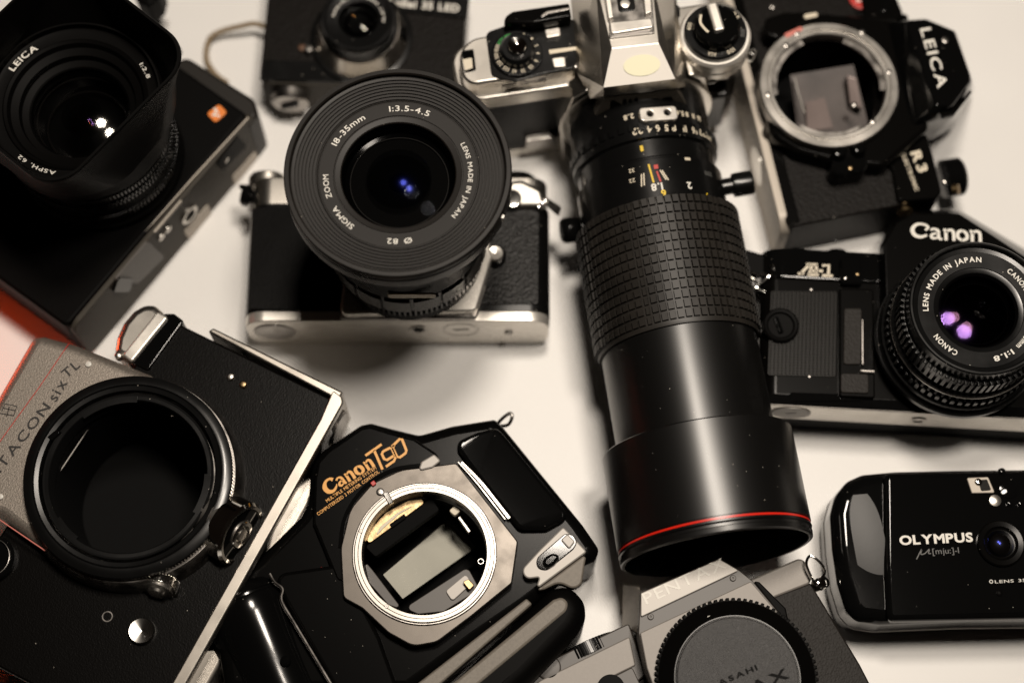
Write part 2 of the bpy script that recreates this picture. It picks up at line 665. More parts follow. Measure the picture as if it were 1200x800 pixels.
def cyltext(s, r, ax, ang, cap, M, flip=True, depth=0.15, bold=0.012, gap=0.12, width=None):
    """letters bent round a barrel, centred at angle ang (degrees from the top); flip: tops towards the front"""
    letters, wd = run(s, gap, bold)
    sy = cap / capheight(bold)
    sx = (width / wd) if width else sy
    bm = bmesh.new()
    sg = -1 if flip else 1
    for g, x in letters:
        def fn(vx, vy, vz, x=x):
            lx = ((vx + x) - wd / 2) * sx * sg
            th = math.radians(ang) + lx / r
            rr = r + vz * depth
            return (rr * math.sin(th), rr * math.cos(th), ax + (vy * sy - cap / 2) * (1 if flip else -1))
        addglyph(bm, g, fn)
    return put(bm, M)


class Thing:
    def __init__(self, name, label, cat, origin, yaw=0.0, group=None):
        self.o = bpy.data.objects.new(name, None)
        self.o.empty_display_size = 0.02
        col.objects.link(self.o)
        self.org = Vector((origin[0], origin[1], 0))
        self.yaw = yaw
        self.o.location = self.org * MM
        self.o.rotation_euler = (0, 0, yaw)
        self.o['label'] = label
        self.o['category'] = cat
        if group:
            self.o['group'] = group
        self.inv = Matrix.Rotation(-yaw, 4, 'Z') @ Matrix.Translation(-self.org)

    def L(self, px, py, z=0.0):
        return self.inv @ W(px, py, z)

    def P(self, z, *pts):
        return [tuple(self.L(x, y, z)[:2]) for x, y in pts]

    def up(self, x, y, z):
        return Matrix.Translation((x, y, z))

    def part(self, name, bm, m, parent=None, label=None, smooth=34, stuff=False):
        me = bpy.data.meshes.new(name)
        bmesh.ops.scale(bm, vec=(MM, MM, MM), verts=bm.verts)
        lim = math.radians(smooth)
        for e in bm.edges:
            if len(e.link_faces) != 2 or e.calc_face_angle(0) > lim:
                e.smooth = False
        for f in bm.faces:
            f.smooth = True
        bm.to_mesh(me)
        bm.free()
        me.materials.append(MATS[m])
        ob = bpy.data.objects.new(name, me)
        ob.parent = parent or self.o
        if label:
            ob['label'] = label
        if stuff:
            ob['kind'] = 'stuff'
        w = ob.modifiers.new('normals', 'WEIGHTED_NORMAL')
        w.keep_sharp = True
        col.objects.link(ob)
        return ob


def screw(t, x, y, z, r, parent, m='steel_dark', slot=0.6):
    t.part('screw', lathe([(0, z - 0.3), (r, z - 0.3), (r, z + 0.15), (r * 0.8, z + 0.35), (r * 0.35, z + 0.35), (r * 0.2, z + 0.05), (0, z + 0.05)], t.up(x, y, 0), 20), m, parent)


G = 'cameras laid out on the cream table'

# ------------------------------------------------------------------ the table
bm = bmesh.new()
for x, y in ((-1500, -1100), (1500, -1100), (1500, 1500), (-1500, 1500)):
    bm.verts.new((x * MM, y * MM, 0))
bm.faces.new(bm.verts)
me = bpy.data.meshes.new('table_surface')
bm.to_mesh(me)
me.materials.append(MATS['table'])
tab = bpy.data.objects.new('table_surface', me)
tab['kind'] = 'structure'
col.objects.link(tab)
#BODY#

# ------------------------------------------------------------------ chrome SLR lying on its back with the wide zoom
def wide_zoom_slr():
    o = W(464, 376, 30)
    t = Thing('slr_camera', 'silver and black film camera on its back, wide flared lens marked 18-35mm pointing up', 'camera', (o.x, o.y), 0, G)
    L = t.L
    x0, x1 = L(283, 376, 30).x, L(645, 376, 30).x
    H = 30
    yb, yl, yt, ye = 0, L(464, 364, 30).y, L(464, 240, 30).y, L(464, 207, 30).y
    bp = t.part('bottom_plate', slab(x0 + .4, x1 - .4, yb, yl, 0, H, 9, .6), 'chrome_pale')
    t.part('body', slab(x0, x1, yl, yt, 0, H - .3, 9, .2), 'black_satin')
    tp = t.part('top_plate', slab(x0 + 1, x1 - 1, yt, ye, 0, H + .4, 9, 1.2), 'chrome')
    # bottom plate fittings, facing the viewer (down the -y side)
    def bot(px, py):                      # a point on the bottom face
        for k in range(60):
            z = 30 - k * .5
            p = L(px, py, z)
            if p.y >= -0.02:
                return p
        return p
    Mb = lambda p: frame((p.x, 0, p.z), (0, -1, 0), (1, 0, 0))
    p = bot(322, 388); t.part('battery_cover', disc(9, .5, Mb(p)), 'steel_dark', bp)
    p = bot(490, 385); t.part('tripod_socket', ringp(2.6, 4.2, 0, .5, Mb(p)), 'steel_ring', bp)
    t.part('tripod_thread', disc(2.6, .15, Mb(p), .05), 'interior', bp)
    p = bot(540, 386); t.part('coin_cover', ringp(7.2, 7.7, 0, .15, Mb(p), .05), 'steel_dark', bp)
    t.part('coin_slot', box(-3.4, -.5, 0, 3.4, .5, .18, .1, Mb(p) @ Matrix.Rotation(.16, 4, 'Z')), 'black_print', bp)
    p = bot(596, 389); t.part('rewind_button', disc(1.8, .9, Mb(p)), 'steel_dark', bp)
    # leather on both sides of the mount housing
    z = H - .3
    t.part('leather_panel', plate(fillet(t.P(z, (297, 243), (402, 243), (402, 363), (291, 363)), 1.2), z - .2, z + .5, .3), 'leather_smooth')  # darker leather on this side stands in for the lens shadow
    t.part('leather_panel', plate(fillet(t.P(z, (566, 243), (632, 243), (631, 357), (564, 357)), 1.2), z - .2, z + .5, .3), 'leather')
    # mount housing
    zm = 37
    mh = t.part('mount_housing', plate(fillet(t.P(zm, (398, 368), (412, 240), (430, 215), (545, 215), (566, 240), (577, 300), (558, 364)), 3), H - 2, zm, 1.1), 'chrome_pale')
    t.part('housing_trim', plate(fillet(t.P(H + 2, (397, 374), (404, 330), (572, 330), (559, 373)), 2), H - 1, H + 2.4, .8), 'steel_dark', mh)
    # self timer button and its black base
    p = L(582, 291, 38)
    sb = t.part('self_timer', lathe([(0, H), (4.6, H), (4.6, H + 3.4), (3.8, H + 4.4), (0, H + 4.4)], t.up(p.x - 0.5, p.y - 1.5, 0), 40), 'black_gloss')
    t.part('button', lathe([(0, H + 4), (3.3, H + 4), (3.3, H + 6.2), (2.9, H + 6.8), (0.6, H + 6.3), (0, H + 6.2)], t.up(p.x - .5, p.y - 1.5, 0), 40), 'chrome_pale', sb)
    # rewind crank on the left shoulder, dials and wind lever on the right
    p = L(294, 222, 20)
    Mk = frame((p.x + 7, ye, 17), (0, 1, 0), (1, 0, 0))
    rk = t.part('rewind_knob', lathe([(0, -1), (8.5, -1), (8.5, 4.5), (7.8, 5.4), (3, 5.4), (3, 7), (0, 7)], Mk, 48), 'chrome')
    t.part('crank', box(-7, -1.6, 5.4, 3, 1.6, 7.6, .6, Mk), 'black_gloss', rk)
    p = L(291, 226, 26)
    lug = t.part('strap_lug', lathe([(0, -1), (3.2, -1), (3.2, 1.6), (4.8, 2.4), (4.8, 4.6), (3.4, 6), (0, 6.3)], frame((x0 + 1.6, p.y - 1, 23), (-1, .15, .35)), 28), 'black_gloss')
    t.part('lug_ring', lathe([(2.2 + .7 * math.cos(a), .7 * math.sin(a)) for a in [k * math.pi / 4 for k in range(8)]], frame((x0 - 2.2, p.y + 2.4, 26), (.3, .7, .6)), 28, closed=True), 'black_gloss', lug)
    p = L(610, 205, 22)
    sd = t.part('shutter_dial', lathe([(0, 0), (8.5, 0), (8.5, 5), (7.6, 6), (0, 6)], frame((L(606, 207, 18).x, ye, 15), (0, 1, 0), (1, 0, 0)), 48), 'black_paint')
    t.part('release_button', disc(3, 2.2, frame((L(606, 207, 18).x, ye + 6, 15), (0, 1, 0), (1, 0, 0))), 'chrome_bright', sd)
    t.part('shoulder_cap', plate(fillet(t.P(33, (592, 243), (593, 212), (612, 210), (636, 222), (641, 243)), 4), 24, 33.5, 2.2), 'chrome', tp)
    p = L(600, 234, 36)
    t.part('window', disc(4.2, 2, t.up(L(600, 233, 34).x, L(600, 233, 34).y, 33), .6), 'chrome_bright', tp)
    wl = t.part('wind_lever', hull([tuple(L(*q)) for q in ((634, 236, 32), (640, 231, 32), (658, 243, 36), (655, 254, 36), (634, 236, 29), (640, 231, 29), (658, 243, 31), (655, 254, 31))], .7), 'steel_dark')
    for q in ((631, 242), (635, 238), (639, 235)):
        v = L(q[0], q[1], 33)
        t.part('lever_bead', lathe([(0, -1.2), (1.0, -1.0), (1.2, .0), (.8, .9), (0, 1.2)], t.up(v.x, v.y, 33), 16), 'chrome_bright', wl)
    # ---- the lens, axis upright
    zr = 118.0
    c = L(466, 199.5, zr)
    M = t.up(c.x, c.y, 0)
    R = 134 / (FOC / ((CAM[2] - zr) * math.cos(TILT) + (W(466, 199.5, zr).y - CAM[1]) * math.sin(TILT)))
    ln = t.part('lens', lathe([(0, 37), (31.5, 37), (31.5, 43), (30, 44), (29, 56), (31.5, 58), (31.5, 66), (33.5, 67.5), (33.8, 80), (35, 84), (39.5, 99), (41.5, 104), (41.6, 106), (0, 106)], M), 'black_matte')
    t.part('aperture_ring', gear(30.6, 32.2, 44, 49.5, 90, M, .5, 20), 'black_paint', ln)
    gr = lathe([(29.6, 50.2), (32.0, 50.2), (32.2, 50.8), (32.2, 63), (31.4, 63.6), (29.6, 63.6)], M)
    t.part('grip_ring', gr, 'rubber', ln)
    N = 17
    pads = bmesh.new()
    for k in range(N):
        a0, a1 = 2 * math.pi * (k + .05) / N, 2 * math.pi * (k + .92) / N
        vs = []
        for (r, zz) in ((32.0, 51.2), (33.4, 51.8), (33.4, 62.2), (32.0, 62.8)):
            vs.append([pads.verts.new((r * math.cos(a0 + (a1 - a0) * j / 6), r * math.sin(a0 + (a1 - a0) * j / 6), zz)) for j in range(7)])
        for a, b in zip(vs, vs[1:]):
            for j in range(6):
                pads.faces.new((a[j], a[j + 1], b[j + 1], b[j]))
        for j in (0, 6):
            pads.faces.new([v[j] for v in vs])
    bmesh.ops.recalc_face_normals(pads, faces=pads.faces)
    t.part('grip_pads', put(pads, M), 'pad_grey', ln)
    t.part('distance_window', plate(circ(0, 0, 34, 60)[:0] or rect(-9.5, 70.5, 9.5, 75, 1), -.4, .4, .3, M=frame((c.x + 3.5, c.y - 33.9, 0), (0, -1, .0), (1, 0, 0))), 'cream_print', ln)
    # front rim with the ribbed funnel
    prof = [(41.6, 104), (R - .6, 106.5), (R, 108), (R, 113.2), (R - .7, 113.6), (R - .7, 114.4), (R, 114.8), (R, 117), (R - .5, 118), (R - 2.0, 118), (R - 2.5, 117.4), (R - 2.5, 115.6)]
    r = R - 3.0
    zc = 115.4
    nrib = 7
    step = (r - 31.2) / nrib
    for k in range(nrib):
        prof += [(r, zc), (r - step * .62, zc - .05), (r - step * .66, zc - .75), (r - step * .96, zc - .75)]
        r -= step
        zc -= .12
    prof += [(31.1, zc), (30.9, zc - .3), (30.55, zc - .3), (30.4, zc - .1)]
    zn = zc - .1
    prof += [(24.9, zn - .15), (24.75, zn - .5), (24.4, zn - .5), (24.25, zn - .2), (22.3, zn - .5), (21.9, zn - .9)]
    fr = t.part('front_rim', lathe(prof, M, 144), 'lens_grey', ln)
    t.part('rim_notch', box(-1.2, -.9, 112.6, 1.2, .9, 115.2, .2, M @ Matrix.Rotation(-.42, 4, 'Z') @ Matrix.Translation((R - .2, 0, 0))), 'steel_dark', ln)
    for s, a0, a1, cap in (('1:3.5-4.5', -8.5, 24.5, 2.35), ('18-35mm', -64, -29.5, 2.35), ('ZOOM', -111, -90.5, 2.1), ('SIGMA', -143, -119.5, 2.1), ('LENS MADE IN JAPAN', 62, 130, 1.8), ('Ø 82', 168, 187.5, 2.1)):
        t.part('lettering', arctext(s, (c.x, c.y), 26.7 - (0 if cap > 2 else -.1), a0, a1, cap, zn - .12, depth=.12, bold=.006), 'white_print', ln)
    # the glass: front dome, inner rings, coated elements
    zg = zn - .9
    t.part('inner_barrel', lathe([(21.9, zg), (21.6, zg - 3), (21, zg - 7), (19, zg - 7.4), (18.6, zg - 9), (16, zg - 9.4), (15.6, zg - 14), (12.2, zg - 14.5), (12, zg - 19), (8, zg - 19.4), (7.6, zg - 30), (0, zg - 30)], M, 96), 'black_gloss', ln)
    t.part('inner_ring', ringp(12.2, 13.2, zg - 13.2, zg - 12.6, M, .2), 'black_gloss', ln)
    t.part('inner_ring', ringp(3.6, 3.95, zg - 20.4, zg - 20.0, M, .1), 'brass', ln)
    t.part('front_glass', dome(21.8, 3.2, zg - .6, M), 'glass_dim', ln)
    for r_, z_ in ((19.2, 6.9), (16.2, 8.9), (12.4, 14.0)):
        t.part('inner_ring', ringp(r_ - .5, r_ + .1, zg - z_ - .3, zg - z_, M, .1), 'lens_grey', ln)
    t.part('glass_element', dome(12.5, 3.2, zg - 3.6, M), 'glass_blue', ln)
    t.part('glass_element', dome(9.0, 3.0, zg - 10.0, M), 'glass_clear', ln)
    t.part('glass_element', dome(7.4, 3.0, zg - 14.0, M), 'glass_violet', ln)
    t.part('glass_element', dome(6.0, 2.6, zg - 16.0, M), 'glass_amber', ln)
    t.part('glass_element', dome(6.0, -2.4, zg - 19.0, M), 'glass_red', ln)


wide_zoom_slr()

# ------------------------------------------------------------------ chrome SLR standing on its base with the long zoom
def tele_slr():
    o = W(748, 150, 40)
    t = Thing('slr_camera', 'chrome topped film camera standing upright with a long red-lined black lens', 'camera', (o.x, o.y), math.radians(9.6), G)
    L = t.L
    HT = 72
    yf = L(640, 92, HT).y                # front of the top plate
    yk = L(590, 33, HT).y
    x0, x1 = L(533, 78, HT).x, L(883, 46, HT).x
    print('tele body', x0, x1, yf, yk)
    def plan(g, r=(11, 11, 9, 9)):
        return fillet([(x0 - g, yf - g), (x1 + g, yf - g), (x1 + g, yk + g), (x0 - g, yk + g)], list(r), 8)
    t.part('bottom_plate', plate(plan(0), 0, 7, .8, bottom=True), 'chrome_pale')
    t.part('body', plate(plan(-.5), 7, 54, .2), 'leather_smooth')
    t.part('chassis_band', plate(plan(.2), 53, 62, .9), 'chrome')
    tp = t.part('top_plate', plate(plan(-2.4, (6, 6, 12, 12)), 62, HT, 1.1), 'chrome')
    # engraved body mark on the step
    a, b = L(587, 106, 63), L(640, 99, 63)
    t.part('lettering', text('EM', (a.x, 64.6), (b.x, 64.6), 3, frame((0, yf + 2.35, 0), (0, -1, 0), (1, 0, 0)), 0, .1), 'steel_dark', tp)
    # black deck with the shutter dial on the left
    z = HT
    t.part('deck', plate(fillet(t.P(z, (569, 39), (592, 31), (672, 20), (676, 80), (642, 86), (604, 96), (576, 91)), 3), z - .5, z + .6, .4), 'black_satin', tp)
    c = L(606, 63, z + 2)
    M = t.up(c.x, c.y, 0)
    dl = t.part('shutter_dial', gear(10.2, 10.7, z + .4, z + 2.6, 60, M, .5, None, .1), 'black_satin')
    t.part('dial_knob', lathe([(0, z + 2), (7.4, z + 2), (7.4, z + 6), (6.2, z + 7.4), (0, z + 7.4)], M, 60), 'black_satin', dl)
    t.part('release_button', lathe([(0, z + 6), (4.1, z + 6), (4.1, z + 8.6), (3.6, z + 9.6), (1.2, z + 9.0), (0, z + 8.8)], M, 40), 'chrome_bright', dl)
    for k, s in enumerate(('B', '1', '2', '4', '8', '15', '30', '60', '125', '250', '500', '1000', 'AUTO', 'M90')):
        ang = 28 + k * 24.2
        m = 'green_print' if s in ('AUTO', 'M90') else 'cream_print'
        t.part('lettering', arctext(s, (c.x, c.y), 7.9, ang - 2.8 * len(s), ang + 2.8 * len(s), 1.7, z + 2.55, depth=.1), m, dl)
    wz = z + .6
    t.part('deck_button', plate(fillet(t.P(wz, (638, 37), (656, 34), (657, 44), (640, 47)), .8), wz - .5, wz + 1.6, .5), 'chrome_pale', tp)
    t.part('deck_mark', plate(fillet(t.P(wz, (643, 59), (675, 55), (675, 59), (644, 64)), .3), wz - .4, wz + .25, .1), 'cream_print', tp)
    t.part('deck_button', plate(fillet(t.P(wz, (646, 70), (662, 68), (663, 80), (649, 81)), .8), wz - .5, wz + 1.4, .5), 'chrome_pale', tp)
    t.part('frame_counter', plate(fillet(t.P(z, (541, 60), (555, 58), (558, 83), (545, 86)), .6), z - .5, z + .3, .2), 'black_gloss', tp)
    t.part('counter_window', plate(fillet(t.P(z + .3, (542, 70), (553, 68), (554, 80), (545, 83)), .4), z, z + .45, .1), 'cream_print', tp)
    lv = t.part('wind_lever', plate(fillet(t.P(z + 8, (590, 27), (592, 19), (600, 13), (667, 3), (670, 20), (626, 28)), [1, 3, 4, 1, 1, 4]), z + 3, z + 8, 1.2), 'black_paint')
    t.part('lever_edge', plate(fillet(t.P(z + 8, (633, 19), (640, 14), (667, 9), (668, 12), (643, 17), (634, 22)), .6), z + 7.5, z + 8.5, .3), 'steel_dark', lv)
    # rewind dial on the right
    c = L(839, 36, z + 6)
    M = t.up(c.x, c.y, 0)
    t.part('dial_base', lathe([(0, z - 8.5), (15.2, z - 8.5), (15.2, z - 5), (14.4, z - 4.4), (15.2, z - 3.8), (15.2, z + 1.6), (14.2, z + 2.8), (0, z + 2.8)], M), 'chrome_pale', tp)
    rd = t.part('film_speed_dial', lathe([(0, z + 2), (13.2, z + 2), (13.2, z + 5), (12.6, z + 5.8), (0, z + 5.8)], M), 'black_satin')
    t.part('rewind_knob', lathe([(0, z + 5), (9.8, z + 5), (9.8, z + 9), (8.8, z + 11), (0, z + 11.4)], M, 64), 'black_gloss', rd)
    t.part('crank', box(-2.2, -3.5, z + 10.5, 2.2, 9.8, z + 12.8, .9, M @ Matrix.Rotation(.06, 4, 'Z')), 'chrome_pale', rd)
    t.part('arrow_mark', put(stroke([(-5.8, 5.5), (-6.8, 2), (-5.6, -1.2), (-4.4, -3)], 1.0, depth=.15), M @ Matrix.Translation((0, 0, z + 11.2))), 'cream_print', rd)
    for s, a in (('400', -70), ('ASA', 200), ('100', 158), ('800', 105), ('50', 20), ('25', 60)):
        t.part('lettering', arctext(s, (c.x, c.y), 10.4, a - 9, a + 9, 1.7, z + 5.75), 'dim_print' if s in ('800', '50') else 'cream_print', rd)
    t.part('accessory_terminal', plate(fillet(t.P(z, (783, 8), (796, 7), (797, 20), (787, 25)), 1), z - .4, z + .8, .4), 'black_satin', tp)
    # prism
    def V(px, py, zz):
        return tuple(L(px, py, zz))
    pr = t.part('prism_housing', hull([V(698, -22, 88), V(763, -30, 88), V(772, 51, 88), V(717, 57, 88), V(707.5, 102.5, 84), V(791, 92.5, 84), V(708, 113.5, 75), V(794, 104, 75), V(668, -8, HT), V(674, 30, HT), V(676, 86, HT), V(692, 116, 65), V(803, 102, 65), V(800, 60, HT), V(790, -22, HT), V(730, 60, 60), V(690, 100, 60), V(805, 90, 60)], .25), 'chrome', smooth=20)
    t.part('front_face', hull([V(717, 57.2, 88.4), V(772, 51.2, 88.4), V(791.2, 92.7, 84.5), V(707.3, 102.7, 84.5), V(717, 57.2, 86), V(772, 51.2, 86), V(791.2, 92.7, 82.3), V(707.3, 102.7, 82.3)]), 'prism_silver', pr, smooth=20)
    t.part('sticker', plate(circ(0, 0, 7.6, 40, 4.4), 0, .12, .0, M=frame(tuple(Vector(V(752, 76.5, 86.35)) + Vector((0, -.25, .25))), (Vector(V(770.5, 53, 88.2)) - Vector(V(719, 58.5, 88.2))).cross(Vector(V(719, 58.5, 88.2)) - Vector(V(709.5, 100.4, 84.3))), Vector(V(770.5, 53, 88.2)) - Vector(V(719, 58.5, 88.2)))), 'sticker', pr)
    # hot shoe
    zs = 88.2
    hs = t.part('hot_shoe', plate(fillet(t.P(zs, (712, -30), (762, -36), (767, 40), (714, 46)), .6), zs - .6, zs + .6, .3), 'steel_dark')
    t.part('shoe_rail', plate(fillet(t.P(zs + 3, (705, -30), (712, -31), (719, 20), (713, 22)), .4), zs, zs + 3, .4), 'chrome_pale', hs)
    t.part('shoe_rail', plate(fillet(t.P(zs + 3, (751, -36), (761, -37), (764, 14), (756, 17)), .4), zs, zs + 3, .4), 'chrome_pale', hs)
    t.part('shoe_plate', plate(fillet(t.P(zs + 1, (714, 27), (763, 22), (766, 33), (716, 41)), 1), zs, zs + 1.6, .5), 'chrome_pale', hs)
    t.part('insulator', plate(fillet(t.P(zs + 1, (722, -8), (742, -10), (745, 12), (725, 15)), 1.5), zs, zs + 1.0, .3), 'black_satin', hs)
    p = L(732.5, 5, zs + 1)
    t.part('contact_pin', disc(2.0, .6, t.up(p.x, p.y, zs + 1), .2), 'chrome_pale', hs)
    # apron round the mount and name plate below the prism
    zc = 40.0
    ap = t.part('mount_apron', plate(fillet([(-29, 6), (-31, 40), (-27, 56), (-21, 60), (21, 60), (27, 56), (31, 40), (29, 6)], 5), 0, 7, 1.2, M=frame((0, yf + 1, 0), (0, -1, 0), (1, 0, 0))), 'black_satin')
    t.part('apron_trim', plate(fillet([(-31, 4), (-33.2, 40), (-28.5, 65), (-23, 69.4), (-20, 69.4), (-26, 63), (-30.6, 40), (-28.6, 4)], 1), 0, 8, .6, M=frame((0, yf + .7, 0), (0, -1, 0), (1, 0, 0))), 'chrome', ap)
    t.part('apron_trim', plate(fillet([(31, 4), (33.2, 40), (28.5, 65), (23, 69.4), (20, 69.4), (26, 63), (30.6, 40), (28.6, 4)], 1), 0, 8, .6, M=frame((0, yf + .7, 0), (0, -1, 0), (1, 0, 0))), 'chrome', ap)
    n0, n1, n2, n3 = (Vector(V(*q)) for q in ((709, 114.5, 74), (793.5, 105, 74), (806, 124, 63), (697, 136, 63)))
    bk = Vector((0, 5, -2))
    t.part('name_plate', hull([tuple(v) for v in (n0, n1, n2, n3, n0 + bk, n1 + bk, n2 + bk, n3 + bk)], .4), 'side_grey', ap, smooth=20)
    nx = (n1 - n0).normalized()
    nn = nx.cross((n0 - n3).normalized())
    Fn = frame(tuple((n3 + n2) / 2), nn, nx)
    t.part('lettering', text('Nikon', (-13.0, 3.4), (13.0, 3.4), 5.8, Fn, -.02, .5, .025), 'black_gloss', ap)
    # front details on both sides of the lens
    t.part('grip_plate', box(L(614, 163, 12).x, -.2, 0, L(655, 160, 12).x, 9, 2.6, .7, frame((0, yf + .3, 10), (0, -1, 0), (1, 0, 0))), 'steel_dark')
    c = L(823, 147, 14)
    t.part('self_timer', lathe([(0, 0), (4, 0), (4, 3.6), (3, 4.6), (1.6, 4.2), (0, 4.2)], frame((38, yf + .5, 18), (0, -1, .1)), 36), 'chrome_pale')
    t.part('hand_grip', box(32.5, 7.5, 0, 43, 40, 5, 2.2, frame((0, yf + .3, 0), (0, -1, 0), (1, 0, 0))), 'black_satin')
    lg = t.part('strap_bracket', box(L(812, 88, 60).x, 50, 0, L(812, 88, 60).x + 17, 60, 2.2, .5, frame((0, yf + .2, 0), (0, -1, 0), (1, 0, 0))), 'chrome_pale')
    p = V(828, 90, 58)
    t.part('lug_frame', plate(fillet(rect(-4.5, -4, 4.5, 4), 1), 0, 1.2, .4, holes=[fillet(rect(-2.6, -1.6, 2.6, 1.8), .5)], M=frame((p[0], yf - 2.6, 57), (0, -1, .35), (1, 0, 0))), 'chrome_bright', lg)
    t.part('strap_lug', lathe([(0, 0), (3, 0), (3, 2.2), (2, 2.8), (2, 4), (3, 4.6), (2.6, 6), (0, 6.4)], frame((x1 - 3, yf + 6, 58), (.8, -.6, .1)), 32), 'chrome_bright')
    t.part('front_button', disc(1.7, 1.4, frame((x1 - 9, yf + 1.2, 36), (.25, -1, .1))), 'chrome')
    # ---- the long lens, lying along the table
    d0 = L(748, 150, zc)
    a0 = Vector((0, yf - 8, zc))
    tip = L(833, 610, 42)
    a1 = Vector((tip.x, tip.y, 41.5))
    ax = (a1 - a0).normalized()
    M = frame(tuple(a0), tuple(ax), (1, 0, 0))
    def S(px, py, r):                    # how far along the axis the top line of radius r is seen at this pixel
        best = None
        for k in range(0, 5000):
            s = k * .06
            q = a0 + ax * s + Vector((0, 0, r))
            w = Matrix.Translation(t.org) @ Matrix.Rotation(t.yaw, 4, 'Z') @ q
            c_, s_ = math.cos(TILT), math.sin(TILT)
            dep = (w.y - CAM[1]) * s_ - (w.z - CAM[2]) * c_
            upv = (w.y - CAM[1]) * c_ + (w.z - CAM[2]) * s_
            yy = 400 - FOC * upv / dep
            if yy >= py:
                return s
        return s
    s_bay, s_ap, s_ri, s_sc, s_g0, s_g1, s_h, s_red, s_end = [S(0, y, r) for y, r in ((128, 30), (142, 31), (162, 30), (186, 30.5), (229, 33), (377, 34.6), (489, 39), (605, 39), (623, 38.5))]
    print('tele', a0, a1, s_bay, s_ap, s_ri, s_sc, s_g0, s_g1, s_h, s_red, s_end)
    ln = t.part('lens', lathe([(0, -2), (29, -2), (30.2, 0), (30.2, s_ap), (31.2, s_ap + .4), (31.2, s_ri), (29.6, s_ri + .6), (29.4, s_ri + 8), (30.6, s_ri + 9), (30.6, s_sc), (31.2, s_sc + .5), (31.2, s_g0), (0, s_g0)], M, 128), 'black_satin')
    t.part('mount_ring', lathe([(29.5, -1.4), (33.2, -1.4), (33.6, -1.0), (33.6, .2), (33.0, .6), (29.5, .6)], M, 128, closed=True), 'chrome', ln)
    t.part('aperture_knurl', gear(31.0, 32.0, s_ap + 1, s_ap + 4, 46, M, .6, 20, .2), 'black_satin', ln)
    t.part('zoom_core', lathe([(31, s_g0), (33.2, s_g0 + .4), (33.6, s_g0 + 3), (33.9, s_g1 - 2), (33.4, s_g1), (30, s_g1)], M, 128), 'rubber', ln)
    # rubber pads: rows along the barrel, staggered round it
    pads = bmesh.new()
    rows = 13
    L0, L1 = s_g0 + .8, s_g1 - 1.2
    ncol = 68
    for r_ in range(rows):
        z0_ = L0 + (L1 - L0) * r_ / rows
        z1_ = L0 + (L1 - L0) * (r_ + .86) / rows
        for k in range(ncol):
            th0 = 2 * math.pi * (k + (.03)) / ncol
            th1 = 2 * math.pi * (k + (.86)) / ncol
            if k % 8 == 7:
                continue
            rb, rt = 33.2, 35.0
            e = .12
            mid0, mid1 = th0 + (th1 - th0) * .08, th1 - (th1 - th0) * .08
            v = [pads.verts.new((rr * math.sin(th), rr * math.cos(th), zz)) for rr, th, zz in (
                (rb, th0, z0_), (rb, th1, z0_), (rb, th1, z1_), (rb, th0, z1_),
                (rt, mid0, z0_ + .25), (rt, mid1, z0_ + .25), (rt, mid1, z1_ - .25), (rt, mid0, z1_ - .25))]
            for f in ((4, 5, 6, 7), (0, 1, 5, 4), (1, 2, 6, 5), (2, 3, 7, 6), (3, 0, 4, 7)):
                pads.faces.new([v[i] for i in f])
    # the smooth ribs between the blocks of pads
    for k in range(7, ncol, 8):
        th0, th1 = 2 * math.pi * (k + .1) / ncol, 2 * math.pi * (k + .75) / ncol
        for r_ in range(rows):
            z0_ = L0 + (L1 - L0) * r_ / rows
            z1_ = L0 + (L1 - L0) * (r_ + .92) / rows
            v = [pads.verts.new((rr * math.sin(th), rr * math.cos(th), zz)) for rr, th, zz in (
                (33.2, th0, z0_), (33.2, th1, z0_), (33.2, th1, z1_), (33.2, th0, z1_),
                (34.7, th0 + .01, z0_ + .4), (34.7, th1 - .01, z0_ + .4), (34.7, th1 - .01, z1_ - .4), (34.7, th0 + .01, z1_ - .4))]
            for f in ((4, 5, 6, 7), (0, 1, 5, 4), (1, 2, 6, 5), (2, 3, 7, 6), (3, 0, 4, 7)):
                pads.faces.new([v[i] for i in f])
    bmesh.ops.recalc_face_normals(pads, faces=pads.faces)
    t.part('grip_pads', put(pads, M), 'rubber', ln, smooth=20)
    t.part('front_barrel', lathe([(31, s_g1 - .5), (32.4, s_g1), (32.4, s_h + 1), (31, s_h + 1)], M, 128), 'barrel_black', ln)
    hd = t.part('lens_hood', lathe([(31.5, s_h), (38.3, s_h), (38.9, s_h + .6), (39, s_red - .6), (38.4, s_red - .5), (38.4, s_red + 1.5), (39, s_red + 1.6), (38.9, s_end - 4), (38.2, s_end - 3.6), (38.2, s_end - 2.6), (38.8, s_end - 2.2), (38.6, s_end - .4), (38.0, s_end), (37, s_end), (36.6, s_end - .6), (36, s_end - 8), (31.5, s_end - 9)], M, 144), 'barrel_black', ln)
    t.part('red_ring', lathe([(38.2, s_red - .1), (38.75, s_red), (38.75, s_red + .8), (38.2, s_red + .9)], M, 144), 'red_band', ln)
    t.part('front_glass', dome(35, 4, s_end - 12, M), 'glass_green', ln)
    t.part('inner_barrel', lathe([(35.5, s_end - 9), (33, s_end - 16), (20, s_end - 40), (0, s_end - 40)], M), 'interior', ln)
    # markings
    for k, s in enumerate(('22', '4', '5.6', '8', '11', '16', '22', '32')):
        t.part('lettering', cyltext(s, 31.2, s_ri - 3.2, -9.5 + k * 9.6, 2.9, M, bold=.03), 'cream_print', ln)
    for k, s in enumerate(('2.8', '4', '5.6', '8', '11', '16')):
        t.part('lettering', cyltext(s, 30.3, s_bay + 2.6, -14 + (k > 0) * 28 + k * 7.2, 2.2, M, bold=.03), 'cream_print', ln)
